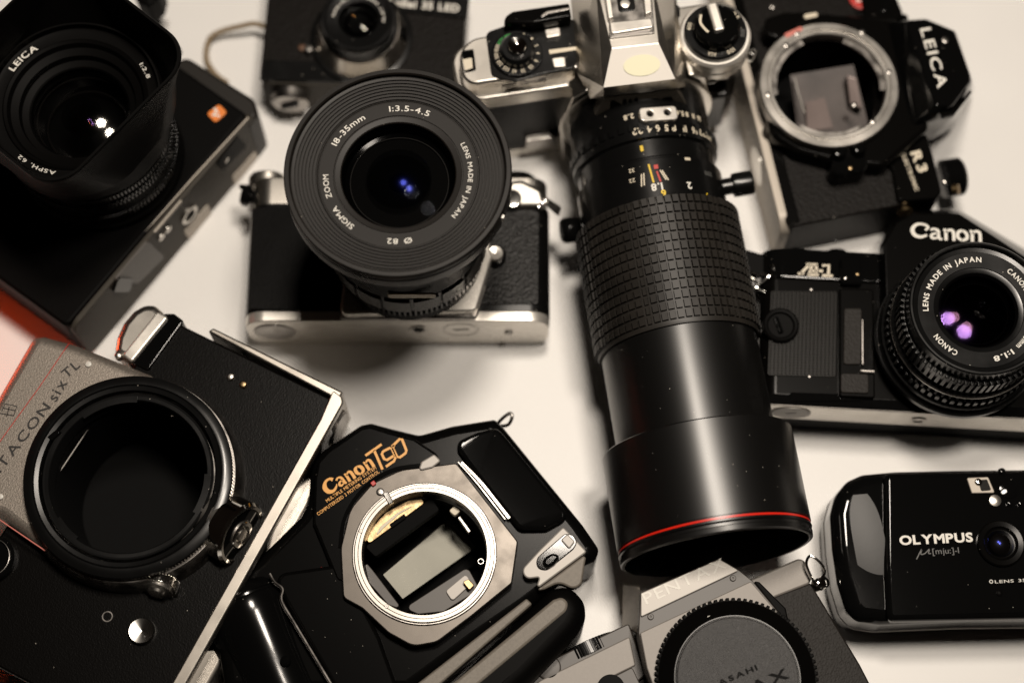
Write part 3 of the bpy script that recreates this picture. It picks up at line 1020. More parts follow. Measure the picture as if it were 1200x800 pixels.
    t.part('coupling_prong', put(plate(fillet(rect(-8, -3.2, 8, 3.2), 1.6), 0, 2.4, .5, holes=[circ(-3.6, .2, 1.3, 20), circ(3.8, .3, 1.3, 20)]), M @ Matrix.Rotation(math.radians(-8), 4, 'Z') @ frame((0, 31.0, s_ap - 1.6), (0, 1, 0), (1, 0, 0))), 'chrome_pale', ln)
    def mark(ang, s, w, h, m, tilt=0.0, r=31.3):
        t.part('index_mark', put(box(-w / 2, -h / 2, -.2, w / 2, h / 2, .12, .05), M @ Matrix.Rotation(math.radians(-ang), 4, 'Z') @ frame((0, r, s), (0, 1, 0), (1, 0, 0)) @ Matrix.Rotation(tilt, 4, 'Z')), m, ln)
    mark(-8.5, s_ri + 4, 1.3, 2.6, 'yellow_print', 0, 29.6)
    mark(-3, s_ri + 13, 1.2, 1.4, 'cream_print', 0, 30.6)
    sl = (s_sc + s_g0) / 2 - 2
    mark(-5, sl, .8, 8.5, 'yellow_print', .08)
    mark(-.5, sl - 2.6, 1.8, 1.9, 'red_print_and_glow')
    mark(.2, sl + 1.8, .8, 5, 'red_print_and_glow', .16)
    mark(3.6, sl + 1.4, .55, 5, 'cream_print', .38)
    mark(5.2, sl + 1.6, .55, 5, 'cream_print', .40)
    mark(-11, sl + 2, .55, 5.5, 'cream_print', -.12)
    mark(-13, sl + 2.2, .55, 5.5, 'cream_print', -.16)
    mark(26, s_sc + 1.2, 2.6, 1.2, 'cream_print', 0, 31.3)
    t.part('lettering', cyltext('32', 31.3, sl - 3, -19, 1.7, M), 'cream_print', ln)
    t.part('lettering', cyltext('22', 31.3, sl + 1.4, -20, 1.7, M), 'cream_print', ln)
    t.part('lettering', cyltext('1.8', 31.3, sl + 6.4, -2.5, 3.1, M, bold=.03), 'white_print', ln)
    t.part('lettering', cyltext('6', 31.3, sl + 9.6, 1.5, 3.0, M, bold=.03), 'yellow_print', ln)
    t.part('lettering', cyltext('2', 31.3, sl + 6.6, 23, 3.0, M, bold=.03), 'white_print', ln)
    t.part('lettering', cyltext('200', 31.3, sl - .5, 45, 2.0, M), 'dim_print', ln)
    t.part('lettering', cyltext('7', 31.3, sl + 10.2, 38, 2.5, M), 'yellow_print', ln)
    t.part('lettering', cyltext('3', 31.3, sl + 10.2, 60, 2.4, M), 'white_print', ln)
    t.part('lettering', cyltext('10', 31.3, sl + 12.2, 61, 2.4, M), 'yellow_print', ln)
    # the two knobs on the collar
    q = L(815, 212, 44)
    t.part('lock_knob', lathe([(0, 0), (3.6, 0), (3.6, 10), (5.0, 10.5), (5.2, 12), (5.2, 18), (4.6, 19), (0, 19)], frame((a0.x + ax.x * (s_sc + 7) + 24, a0.y + ax.y * (s_sc + 7), zc + 6), (1, 0, 0.05)), 40), 'black_satin', ln)
    q = L(664, 268, 30)
    t.part('lock_knob', lathe([(0, 0), (3.4, 0), (3.4, 4), (5.4, 4.6), (5.6, 11), (4.6, 12.4), (0, 12.6)], frame((q.x + 10, q.y, 27), (-1, 0, .1)), 40), 'black_gloss', ln)


tele_slr()

# ------------------------------------------------------------------ black autofocus-age body without a lens, gold lettering
def gold_black_body():
    o = W(497, 648, 46)
    t = Thing('slr_camera', 'glossy black camera body without a lens, gold lettering beside its open silver mount', 'camera', (o.x, o.y), math.radians(38), G)
    L, P = t.L, t.P
    H = 40
    c = L(497.5, 648, 46)
    Rm = 82.5 * 55.6 / 165 * 1.0
    C0 = t.up(c.x, c.y, 0)
    hole = circ(c.x, c.y, 24.6, 72)
    # main shell with the mirror box left open
    shell = P(H, (364, 537), (380, 523), (422, 495), (434, 492.5), (458, 499), (491, 507), (530, 496), (580, 488), (592, 500), (683, 612), (703, 641), (697, 655), (684, 661), (618, 712), (560, 752), (480, 812), (330, 812), (262, 812), (246, 694), (287, 658), (301, 653), (352, 602), (360, 585))
    rr = [3, 2, 4, 4, 6, 6, 5, 2, 3, 4, 3, 2, 3, 3, 4, 4, 4, 6, 8, 8, 3, 4, 6, 4]
    body = t.part('body', plate(fillet(shell, rr, 4), 0, H, 5.0, holes=[hole], steps=6, bottom=True), 'body_dark')
    # raised prism front: slopes up towards the mount
    t.part('prism_front', plate(fillet(P(H + 4, (398, 690), (366, 612), (368, 560), (372, 540), (384, 527), (423, 500), (434, 498), (456, 505), (486, 513), (512, 530), (516, 546)), 3) + arc(c, 27, L(516, 546, 44), L(398, 690, 44), True), H - 1, H + 3.2, 1.2), 'body_dark', body)
    sh = plate(fillet(P(H + 2, (530, 520), (560, 506), (582, 500), (590, 508), (670, 606), (640, 622), (608, 622), (556, 556)), 4), H - 4, H + 2.2, 1.8)
    e_ = L(628, 556, H)
    for v in sh.verts:                    # the shoulder falls away towards the end of the body
        v.co.z -= .16 * (v.co.x - e_.x) + .0035 * (v.co.x - e_.x) ** 2
    t.part('shoulder', sh, 'black_gloss', body)
    # mount plate of grey metal
    mp = fillet(P(46, (402, 700), (399, 642), (410, 596), (436, 566), (470, 550), (505, 546), (535, 542), (607, 634), (600, 683), (552, 722), (512, 752), (484, 757), (455, 741), (424, 712)), [3, 10, 14, 14, 14, 10, 2, 2, 2, 6, 8, 8, 8, 6])
    plt = t.part('mount_plate', plate(mp, H, 46, .5, holes=[circ(c.x, c.y, 24.4, 96)]), 'mount_plate')
    t.part('plate_trim', plate(fillet(P(45, (494, 542), (509, 533), (517, 541), (507, 549), (490, 553)), 1), H, 47, .6), 'silver_plate', plt)
    t.part('trim_band', put(stroke([tuple(L(*q, 46)[:2]) for q in ((398, 640), (402, 610), (414, 585), (434, 563), (462, 548), (494, 543))], 1.6, depth=2.6), t.up(0, 0, H + 1.2)), 'black_gloss', plt)
    # the bayonet ring
    rg = t.part('mount_ring', lathe([(24.5, 40), (24.5, 47.2), (24.8, 47.6), (26.0, 47.6), (26.15, 47.2), (26.3, 47.6), (27.4, 47.6), (27.8, 47.2), (27.8, 45)], C0, 144), 'ring_satin')
    t.part('ring_lip', lathe([(27.6, 45.8), (28.6, 45.8), (28.6, 46.4), (28.2, 46.7), (27.6, 46.7)], C0, 144, closed=True), 'steel_dark', rg)
    p = L(455, 583, 47.8); t.part('locking_notch', box(-1.1, -2.6, 46.2, 1.1, 2.6, 48.0, .3, t.up(p.x, p.y, 0) @ Matrix.Rotation(-.15, 4, 'Z')), 'chrome_bright', rg)
    for q in ((453, 710), (572, 670), (423, 622)):
        p = L(*q, 47.6); screw(t, p.x, p.y, 47.6, .8, rg)
    p = L(445.5, 576, 46.2); screw(t, p.x, p.y, 46.1, 1.6, plt, 'steel_dark')
    p = L(437.5, 566, 47); t.part('index_mark', plate(fillet(rect(-.9, -.9, .9, .9), .25), 46, 47.3, .2, M=t.up(p.x, p.y, 0)), 'red_print_and_glow', plt)
    p = L(377, 667, 40); t.part('index_mark', disc(.9, .4, t.up(p.x, p.y, H + .0), .1), 'red_print_and_glow', body)
    # inside: mirror box, mirror, screen
    t.part('mirror_box', lathe([(25.5, 39), (25.5, 3), (0, 3)], C0, 72), 'interior', plt)
    sc = t.part('mirror', hull([tuple(L(*q)) for q in ((449, 673, 31), (472, 701, 31), (557, 641, 12), (529, 606, 12), (449, 673, 30), (472, 701, 30), (557, 641, 11), (529, 606, 11))]), 'reflected_screen', plt, smooth=20)  # pale colour stands in for the focusing screen's reflection
    t.part('mirror_frame', plate(fillet(P(9, (430, 680), (473, 720), (570, 652), (532, 600)), 2), 5, 9, .5), 'interior', plt)
    ins = lambda nm, z, h, m, *q, r=.5: t.part(nm, plate(fillet(P(z, *q), r), z - h, z, .25), m, plt)
    ins('box_wall', 36, 5, 'grey_paint', (474, 712), (548, 664), (562, 690), (520, 716), (490, 719), r=2)
    ins('box_wall', 37, 6, 'grey_paint', (426, 655), (437, 668), (472, 714), (455, 708), (432, 682), r=2)
    ins('contact_plate', 37, .6, 'silver_plate', (522, 692), (546, 672), (553, 683), (530, 704), r=1.2)
    ins('lever_tab', 39.4, 3, 'brass', (542, 681), (549, 678), (556, 685), (550, 691), r=.6)
    ins('lever_tab', 40, 3, 'cream_print', (526, 598), (533, 592), (540, 598), (533, 604), r=.8)
    ins('lever_arm', 37, 2, 'steel_dark', (536, 606), (539, 604), (552, 622), (549, 624), r=.4)
    ins('seal_strip', 38, 4, 'interior', (428, 640), (505, 583), (515, 597), (440, 652), r=1)
    ins('screen_holder', 39, 2, 'brass', (428, 640), (432, 622), (452, 600), (478, 586), (506, 583), (480, 602), r=2)
    ins('screen_clip', 39.6, 1.2, 'interior', (456, 614), (474, 601), (476, 606), (459, 618), r=.5)
    ins('screen_spring', 39.4, .8, 'cream_print', (437, 632), (446, 616), (466, 600), (496, 586), (468, 602), (450, 618), r=1)
    p = L(563.5, 657.5, 41); t.part('coupling_pin', ringp(.7, 1.4, 36, 41.4, t.up(p.x, p.y, 0), .2, 24), 'chrome_bright', plt)
    # gold lettering on the prism
    z = H + 3.2

    def line(s, a, b, cap, bold, gap=.1, m='gold_print'):
        A, B = L(*a, z), L(*b, z)
        t.part('lettering', text(s, A, B, cap, None, z - .02, .15, bold, gap), m, body)
    line('MULTIPLE METERING SYSTEM', (383.5, 588.5), (441.5, 549), 1.35, .012)
    line('COMPUTERIZED 3 MOTOR CONTROL', (373, 604), (445, 553.5), 1.35, .012)
    # the maker's name: heavy strokes
    A, B = L(383, 581, z), L(441, 545.5, z)
    ux = Vector((B.x - A.x, B.y - A.y)); wl = ux.length; ux.normalize()
    F = Matrix(((ux.x, -ux.y, 0, A.x), (ux.y, ux.x, 0, A.y), (0, 0, 1, z), (0, 0, 0, 1)))
    k = wl / 23.6
    S = lambda pts, w: stroke([(x * k, y * k) for x, y in pts], [q * k for q in w] if isinstance(w, list) else w * k, F, .16)
    def word():
        bms = [S([(5.6, 4.6), (4.6, 5.6), (2.6, 5.4), (1.1, 3.4), (1.6, 1.2), (3.4, .4), (5.2, 1.2), (6.0, 2.2)], [1.6, 1.0, 1.1, 1.9, 1.8, 1.2, .8, .3])]
        def a_(x):
            return [S([(x + .4, 3.5), (x + 1.4, 4.1), (x + 2.6, 3.6), (x + 2.8, 2.2), (x + 2.9, .9), (x + 3.6, .4)], [.9, .7, 1.0, 1.3, 1.2, .6]),
                    S([(x + 2.6, 2.4), (x + 1.2, 2.1), (x + .6, 1.2), (x + 1.2, .5), (x + 2.4, .9)], [.5, .8, 1.1, .8, .5])]
        def n_(x):
            return [S([(x + .2, 3.8), (x + .8, 3.4), (x + .85, .1)], [.6, 1.1, 1.2]), S([(x + .9, 2.8), (x + 2.0, 3.9), (x + 3.1, 3.3), (x + 3.2, .1)], [.4, .8, 1.2, 1.3])]
        def o_(x):
            return [S([(x + 2, 4.0), (x + .8, 3.4), (x + .6, 1.6), (x + 1.8, .4)], [.7, 1.3, 1.4, .7]), S([(x + 1.8, .4), (x + 3.3, 1.2), (x + 3.2, 3.0), (x + 2, 4.0)], [.7, 1.3, 1.4, .7])]
        bms += a_(6.2) + n_(10.3) + o_(14.8) + n_(19.4)
        return join(*bms)
    t.part('lettering', word(), 'gold_print', body)
    # the model figure: even strokes
    Q = lambda *pts: [tuple(L(350 + x / 6.667, 480 + y / 6.667, z)[:2]) for x, y in pts]
    def fig():
        w = 1.05
        sg = lambda *p: stroke(Q(*p), w, t.up(0, 0, z), .17, 0)
        return join(sg((522, 358), (648, 270)), sg((590, 316), (655, 466)),
                    sg((745, 358), (690, 392), (668, 384), (650, 345), (660, 325), (712, 298), (730, 306), (757, 372), (745, 400), (682, 444)),
                    sg((728, 288), (790, 228), (808, 232), (842, 318), (834, 340), (790, 372), (768, 366), (736, 300), (745, 276)))
    t.part('lettering', fig(), 'gold_print', body)
    # right hand side: groove with edge highlights put in as pale strips, lens release, ridge
    t.part('edge_highlight', put(stroke([tuple(L(*q, 44)[:2]) for q in ((541, 541), (565, 566), (597, 606))], [.7, 1.0, 1.3], depth=3.4, smooth=3), t.up(0, 0, H)), 'chrome_pale', body)
    t.part('edge_highlight', put(stroke([tuple(L(*q, 44)[:2]) for q in ((537, 540), (560, 566), (592, 607))], [.3, .35, .4], depth=2.2, smooth=3), t.up(0, 0, H + .4)), 'steel_dark', body)
    rel = t.part('release_plate', plate(fillet(P(45, (633, 643), (660, 616.5), (688, 646), (627, 691), (632, 676), (616, 678), (611, 667)), [2, 1, 1, 1, .5, 5, 5]), H, 45, .6), 'silver_plate')
    t.part('release_window', plate(fillet(P(46, (630, 652), (662, 624.5), (672, 626), (677, 635), (672, 643), (641, 668), (631, 666), (628, 659)), [3, 2, 2, 3, 2, 3, 4, 4]), 45, 45.7, .4), 'black_gloss', rel)
    t.part('release_catch', plate(fillet(P(46.5, (657, 632), (665, 625), (674, 634), (667, 643)), .8), 45.4, 46.6, .5), 'silver_plate', rel)
    t.part('release_button', plate(fillet(P(47, (634, 657), (646, 647), (658, 650), (650, 661), (640, 667)), 3), 45.4, 47.4, 1.2), 'black_gloss', rel)
    t.part('end_plate', plate(fillet(P(44, (627, 692), (688, 647), (685, 662), (682, 684), (672, 690), (655, 682), (638, 690)), [1, 1, 3, 3, 5, 5, 4]), H, 44, .8), 'grey_textured', body)
    st = t.part('base_strip', plate(fillet(P(44.4, (470, 815), (617, 700.5), (624, 707), (500, 815)), .8), H - 2, 44.4, .8), 'grey_textured')
    rdg = t.part('base_ridge', plate(fillet(P(46, (500, 826), (628, 704), (645, 687), (668, 683), (686, 702), (687, 722), (678, 740), (620, 800), (590, 826)), [2, 4, 8, 8, 8, 8, 8, 6, 2], 6), 8, 46, 7, steps=6), 'black_matte')
    t.part('ridge_highlight', plate(fillet(P(46.4, (512, 815), (648, 702), (659, 698), (667, 706), (664, 716), (545, 815)), [1, 3, 4, 4, 4, 1]), 45, 46.5, 1.2), 'grey_textured', rdg)  # grey face stands in for the highlight along the ridge
    # left grip: a gloss cylinder under its cap
    a, b = L(279, 690, 40), L(339, 830, 40)
    ax = Vector((b.x - a.x, b.y - a.y, 0))
    ln_ = ax.length
    M = frame((a.x, a.y, 27), ax, (0, 0, 1))
    gp = t.part('hand_grip', lathe([(0, -2), (14, -2), (17, -.5), (18.8, 2.5), (18.9, 3.4), (18.5, 3.8), (18.5, 4.6), (19.2, 5.2), (19.6, 8), (19.4, 12), (18.9, 17), (18.3, 23), (17.9, 30), (17.7, 38), (17.7, ln_), (0, ln_)], M, 96), 'grip_gloss')
    p = L(338, 770, 46)
    t.part('grip_sensor', lathe([(0, -1), (2.2, -1), (2.2, .2), (1.4, 1.2), (0, 1.5)], frame((p.x - 2, p.y, 44.4), (-.15, .3, 1)), 28), 'black_gloss', gp)
    t.part('grip_seam', tube([tuple(L(*q, 44)) for q in ((316, 672), (322, 682), (331, 690), (330, 704), (345, 730), (366, 765), (390, 805))], .7), 'steel_dark', body)
    t.part('grip_bed', plate(fillet(P(43, (318, 672), (400, 660), (445, 745), (470, 815), (396, 812), (335, 706)), 4), H - 1, 43, 1.6), 'body_dark', body)
    # strap lug at the far corner
    p = L(590, 494, 26)
    t.part('strap_lug', tube([tuple(L(*q)) for q in ((583, 497, 26), (590, 489, 28), (598, 484, 29), (600, 489, 29), (596, 497, 27), (588, 499, 26))], .75, closed=True, n=10), 'steel_dark')


gold_black_body()

# ------------------------------------------------------------------ grey SLR with a body cap at the lower edge
def capped_body():
    a, b = W(750, 723, 46), W(867, 669, 46)
    yaw = math.atan2(b.y - a.y, b.x - a.x)
    o = W(865, 793, 46)
    t = Thing('slr_camera', 'matt grey and silver camera with a round black body cap over its mount', 'camera', (o.x, o.y), yaw, G)
    L, P = t.L, t.P
    H = 30
    # body and wings
    xr = L(945, 652, H).x
    xl = L(640, 790, H).x - 30
    yt = L(945, 652, H).y
    ytl = L(735, 729, H).y
    body = t.part('body', plate(fillet(P(H, (908, 698), (950, 682), (1008, 778), (1040, 840), (840, 900), (690, 815), (742, 790), (800, 700)), [1, 1, 6, 4, 4, 4, 2, 2]), 0, H, .8, bottom=True), 'leather_grey')
    t.part('top_plate', plate(fillet(P(H + .5, (860, 690), (880, 678), (942, 651), (953, 682), (909, 699), (880, 720)), [1, 1, 3, 3, 1, 1]), 2, H + .5, .8), 'silver_paint', body)
    lw = t.part('left_wing', plate(fillet(P(H + 2, (600, 830), (640, 775), (737, 729.5), (742, 744), (757, 790), (700, 840)), [2, 2, 1, 1, 2, 2]), 2, H + 2, .6), 'grey_paint')
    t.part('wing_face', plate(fillet(P(H + 3, (600, 826), (632, 797), (738, 745), (745, 779), (690, 806), (670, 830)), [2, 3, .8, 1, 1, 1]), H, H + 3, .5), 'silver_paint', lw)
    t.part('front_panel', plate(fillet(P(H + 3.4, (680, 812), (741, 781), (760, 822), (700, 845)), 1), H, H + 3.5, .4), 'grey_paint', lw)
    p = L(716, 806, H + 4); t.part('sensor_window', disc(5.5, 1.2, t.up(p.x, p.y, H + 3), .4), 'black_matte', lw)
    # ridged dial showing at the edge of the wing
    dial = []
    a0, a1 = L(668, 763, H + 2), L(708, 747, H + 2)
    d = Vector((a1.x - a0.x, a1.y - a0.y)); dl = d.length; d.normalize()
    dk = gear(12.4, 13.0, -3.6, 1.6, 56, frame((a0.x + d.x * dl / 2, a0.y + d.y * dl / 2, H - 9.6), (0, 1, 0), (1, 0, 0)), .55, None, .3)
    t.part('film_speed_dial', dk, 'black_satin')
    p = L(640, 777, H); t.part('wing_corner', disc(5, 3, t.up(p.x, p.y - 2, H + 0), .8), 'grey_paint', lw)
    # prism hump
    zp = 46
    pr = t.part('prism_housing', plate(fillet(P(zp, (750, 694), (843, 654), (867, 668), (882, 680), (925, 732), (960, 800), (820, 880), (770, 820), (757, 782), (748, 741)), [1, 1, 1, 1, 4, 4, 4, 4, 3, 1]), 3, zp, .4), 'grey_paint')
    t.part('side_wall', hull([tuple(L(*q)) for q in ((750, 690, 44), (750, 742, 44), (748, 690, 30), (748, 742, 30), (730, 684, 8), (729, 734, 8), (750, 684, 4), (750, 742, 4))], .3), 'side_pale', pr)
    np_ = t.part('name_panel', plate(fillet(P(zp + 1.2, (751, 694.5), (843, 654.5), (866, 668), (751, 722.5)), .5), zp - .5, zp + 1.2, .3), 'silver_plate', pr)
    A, B = L(757.5, 708, zp + 1.2), L(852, 664.5, zp + 1.2)
    t.part('lettering', text('PENTAX', A, B, 4.4, None, zp + 1.2, .12, .004, .14), 'white_print', np_)
    t.part('front_plate', plate(fillet(P(zp + 1, (750, 741), (880, 680.5), (922, 730), (960, 810), (820, 880), (775, 830), (758, 782)), [.8, .8, 4, 4, 4, 4, 3]), zp - .5, zp + 1.0, .4), 'silver_paint', pr)
    for q in ((762.5, 722), (859, 677)):
        v = L(*q, zp + .4); screw(t, v.x, v.y, zp + .3, 1.25, pr, 'grey_paint')
    t.part('prism_edge', plate(fillet(P(zp - 3, (882, 680), (890, 681), (921, 712), (926, 735), (915, 722)), 1), H, zp - 3, .6), 'black_matte', pr)
    # body cap
    zc = 52
    c = L(864.5, 794, zc)
    M = t.up(c.x, c.y, 0)
    cp = t.part('body_cap', lathe([(0, zp), (30.6, zp), (30.6, zc - 3.4), (30.0, zc - 2.7), (24.9, zc - .4), (24.5, zc - .1), (24.2, zc - .5), (23.8, zc - .5), (23.4, zc + .1), (0, zc + .1)], M, 120), 'body_black')
    t.part('cap_rim', gear(30.5, 31.5, zp + .6, zc - 2.9, 84, M, .62, 29, .3), 'black_matte', cp)
    t.part('cap_face', lathe([(0, zc + .5), (22.9, zc + .5), (23.3, zc + .1), (23.3, zc - .4)], M, 96), 'cap_plastic', cp)
    v = L(832, 724, zc + .1)
    t.part('index_dot', disc(1.25, .7, t.up(v.x, v.y, zc - 1.5), .2, 24), 'pale_print', cp)
    A, B = L(843, 803, zc + .5), L(888, 784, zc + .5)
    t.part('lettering', text('ASAHI', A, B, 2.0, None, zc + .4, .6, .02, .2), 'black_matte', cp)
    A, B = L(812, 841, zc + .5), L(925, 793, zc + .5)
    t.part('lettering', text('PENTAX', A, B, 3.9, None, zc + .4, .7, .02, .12), 'black_matte', cp)
    # strap lug and ring
    lg = t.part('strap_lug', lathe([(0, 0), (2.6, 0), (2.6, 2), (1.8, 2.6), (1.8, 3.6), (2.7, 4.2), (2.4, 5.4), (0, 5.8)], frame(tuple(L(956, 686, 26)), (.55, -.1, .8)), 28), 'chrome_bright')
    t.part('split_ring', tube([tuple(L(*q)) for q in ((956, 684, 33), (950, 674, 34), (945, 660, 35), (949, 651, 36), (957, 655, 36), (965, 664, 35), (966, 672, 34), (960, 680, 33))], .55, closed=True, n=10), 'chrome_bright', lg)


capped_body()

# ------------------------------------------------------------------ medium format SLR with an open black mount
def medium_format():
    H = 47
    a, b = W(215, 800, H), W(400, 470, H)
    yaw = math.atan2(b.y - a.y, b.x - a.x)
    t = Thing('medium_format_camera', 'heavy chrome and leather camera with a wide open black lens mount, engraved plate lit red', 'camera', (a.x, a.y), yaw, G)
    L, P = t.L, t.P
    x1 = L(400, 466, H).x
    x0 = x1 - 155
    ye = L(150, 600, H).y
    yt = L(196, 364, H).y
    zr = 62
    c = L(149, 556, zr)
    Rm = 123.5 * 83.0 / 247 * .993
    C0 = t.up(c.x, c.y, 0)
    hole = circ(c.x, c.y, 30.6, 72)
    y2 = max(L(20, 420, H).y, yt) + 4
    print('pentacon', x0, x1, yt, y2, c, Rm)
    # leather front, rounded ends; open where the mirror box is
    xe = x1 - 9
    body = t.part('body', plate(fillet([(x0, 3), (x1 - 2, 3), (x1 - 2, yt), (c.x + 34, yt), (c.x + 28, 94), (x0, 94)], [6, 3, 4, 4, 4, 6]), 4, H, 1.0, holes=[hole]), 'leather_smooth')
    # end plates in chrome: the far end strip and the bottom steps
    t.part('end_trim', plate(fillet(P(H + .6, (243, 388), (250, 384), (402, 459), (397, 469)), .6), 10, H + .6, .8), 'chrome_dim')
    bt = t.part('bottom_plate', plate(fillet([(x0, -1.2), (x1 + .5, -1.2), (x1 + 1.5, 5.5), (x1 - 12, 4.0), (x0, 4.0)], [3, 4, 1, 2, 2]), 43, H + .7, .8), 'chrome_dim')
    t.part('bottom_groove', box(x0, -.6, 29, x1 - 12, 4, 43.2, .2), 'black_gloss', bt)
    t.part('bottom_rail', plate(rect(x0, -6.4, x1 - 21, 4, 3), 18, 31, 2.6, bottom=True), 'chrome_dim', bt)
    t.part('bottom_foot', plate(rect(x0, -4.4, x1 - 21, 4, 2), 0, 18.4, .6), 'steel_dark', bt)
    # grey hammered front plate with the name
    zp = 56
    fp = fillet(P(zp, (-120, 640), (-60, 560), (0, 456), (36, 394), (48, 391), (88, 402), (176, 437), (225, 478)), [4, 4, 4, 5, 4, 6, 4, 1]) + arc(c, 36, L(225, 478, zp), L(60, 650, zp), True) + P(zp, (55, 648), (0, 606), (-60, 600))
    fr = t.part('front_plate', plate(fp, 8, zp, 4.6, steps=6), 'hammered')
    t.part('red_glow_line', tube([tuple(L(*q, zp)) for q in ((81, 402), (45, 455), (18, 492), (-20, 545))], .17, smooth=0, n=6), 'red_print_and_glow', fr)  # red lamp's glow on the plate, drawn as a coloured line
    t.part('edge_line', tube([tuple(L(*q, zp + .2)) for q in ((-30, 590), (0, 609), (53, 645))], .25, smooth=0, n=6), 'pink_print_and_glow', fr)  # red reflection along the plate edge, put in as colour
    p = L(104, 427, zp)
    t.part('plate_rivet', disc(1.3, .9, t.up(p.x, p.y, zp), .4, 20), 'pale_print', fr)
    p = L(1, 582, zp)
    t.part('plate_rivet', disc(1.2, .9, t.up(p.x, p.y, zp), .4, 20), 'pale_print', fr)
    # name, letter by letter along its line
    def along(s, pts, cap, bold):
        pass
    A, B = L(-12, 571, zp), L(62, 470, zp)
    t.part('lettering', text('PENTACON', L(-24, 586, zp), L(60, 477, zp), 3.9, None, zp - .02, .25, .008, .16), 'black_print', fr)
    t.part('lettering', text('six', L(66, 471, zp), L(79.5, 448.5, zp), 4.4, None, zp - .02, .25, .008, .16), 'black_print', fr)
    t.part('lettering', text('TL', L(78, 443.5, zp), L(95, 429, zp), 3.9, None, zp - .02, .25, .008, .16), 'black_print', fr)
    em = lambda *q: stroke([tuple(L(*p_, zp)[:2]) for p_ in q], .35, t.up(0, 0, zp), .2, 0)
    t.part('emblem', join(em((2, 482), (6, 473), (20, 476), (16, 487)), em((4, 478), (18, 481)), em((8, 488), (11, 476)), em((0, 484), (16, 487))), 'black_print', fr)
    # mount: flange, knurled breech ring, throat
    mt = t.part('mount_flange', lathe([(44, H - 1), (43.6, H + 3), (42.4, 55), (41.6, 57), (31, 57)], C0, 120), 'steel_dark')
    t.part('breech_ring', lathe([(39.5, 56.5), (Rm - 1.2, 56.5), (Rm - 1.2, 59.6), (Rm - .2, 60.2), (Rm - .4, 61.2), (Rm - 2.4, zr), (Rm - 4.0, zr), (Rm - 4.4, zr - .6), (Rm - 4.8, zr - .1), (Rm - 6.4, zr - .4), (Rm - 7.0, zr - 1.4), (Rm - 7.0, zr - 5)], C0, 144), 'black_satin', mt)
    kn = gear(Rm - 1.3, Rm - .35, 56.4, 59.4, 190, C0, .5, 38, .15)
    t.part('knurled_edge', kn, 'steel_ring', mt)
    t.part('throat', lathe([(Rm - 7.6, zr - 1.6), (Rm - 7.9, zr - 1.2), (Rm - 9.8, zr - 1.8), (Rm - 10.6, zr - 3), (Rm - 10.9, zr - 9), (31, zr - 10), (30.4, 46), (30.4, 6), (0, 6)], C0, 120), 'interior', mt)
    t.part('throat_ring', ringp(Rm - 10.4, Rm - 8.2, zr - 3.0, zr - 1.4, C0, .4, 120), 'black_satin', mt)
    for a0, a1 in ((24, 66), (150, 172), (268, 300)):
        seg = [((Rm - 9.9) * math.cos(math.radians(q)), (Rm - 9.9) * math.sin(math.radians(q))) for q in range(a0, a1 + 1, 3)]
        t.part('bayonet_claw', put(stroke(seg, 2.6, depth=1.3, smooth=0), t.up(c.x, c.y, zr - 2.6)), 'black_satin', mt)
    t.part('mirror_edge', tube([tuple(L(*q, 47)) for q in ((66, 559), (110, 493))], .4, smooth=0, n=6), 'steel_ring', mt)
    p = L(62, 512, zr)
    t.part('lock_catch', hull([tuple(L(*q)) for q in ((55, 512, zr), (66, 503, zr), (70, 507, zr), (60, 516, zr), (55, 512, zr - 2), (66, 503, zr - 2), (74, 507, zr - 2), (62, 518, zr - 2))], .3), 'black_gloss', mt)
    # film counter dial at the bottom corner of the mount
    p = L(262, 620, 52)
    M = frame(tuple(L(266, 617, 50)), L(300, 636, 53) - L(262, 616, 48), (0, 0, 1)) @ Matrix.Scale(1.14, 4)
    dl = t.part('shutter_dial', lathe([(0, -6), (10.8, -6), (11.4, -5.4), (11.4, 5.6), (10.8, 6.6), (9.6, 6.6), (9.2, 6.1), (5.2, 6.1), (5, 7.0), (3.6, 7.0), (3.4, 6.2), (2.4, 6.2), (2.2, 7.2), (0, 7.4)], M, 72), 'steel_ring')
    t.part('dial_face', lathe([(9.2, 6.2), (5.3, 6.3), (5.3, 6.0), (9.2, 5.9)], M, 72, closed=True), 'black_gloss', dl)
    t.part('dial_rim', lathe([(9.6, 6.4), (11.5, 6.0), (11.5, .4), (11.6, .2), (11.7, 6.1), (10.7, 7.0), (9.6, 6.9)], M, 72, closed=True), 'chrome_bright', dl)
    t.part('dial_hub', ringp(3.2, 5.0, 6.4, 7.3, M, .3, 40), 'chrome_bright', dl)
    # small knurled knob, button, screw on the leather
    p = L(187, 683, 52)
    M = frame((p.x, p.y, 51), L(181, 700, 50) - L(188, 676, 50) + Vector((0, 0, 2.5)), (0, 0, 1)) @ Matrix.Scale(1.25, 4)
    kb = t.part('preview_knob', gear(5.4, 5.9, -1.6, 1.8, 40, M, .5, None, .2), 'chrome_bright')
    t.part('knob_face', lathe([(0, 1.6), (4.8, 1.6), (4.8, 2.6), (3, 3.0), (2.6, 3.8), (0, 4)], M, 36), 'steel_ring', kb)
    p = L(165, 738, 50)
    bn = t.part('release_button', lathe([(0, H - .5), (5.2, H - .5), (5.2, H + 1.6), (4.7, H + 2.4), (.4, H + 1.4), (0, H + 1.3)], t.up(p.x, p.y, 0), 48), 'chrome_spun')
    t.part('button_pit', disc(.55, .3, t.up(p.x - 1.5, p.y - 2.0, H + 1.75), .05, 16), 'black_print', bn)
    p = L(126, 722, H); t.part('cover_screw', ringp(1.6, 2.2, H - .3, H + .3, t.up(p.x, p.y, 0), .1, 28), 'steel_dark')
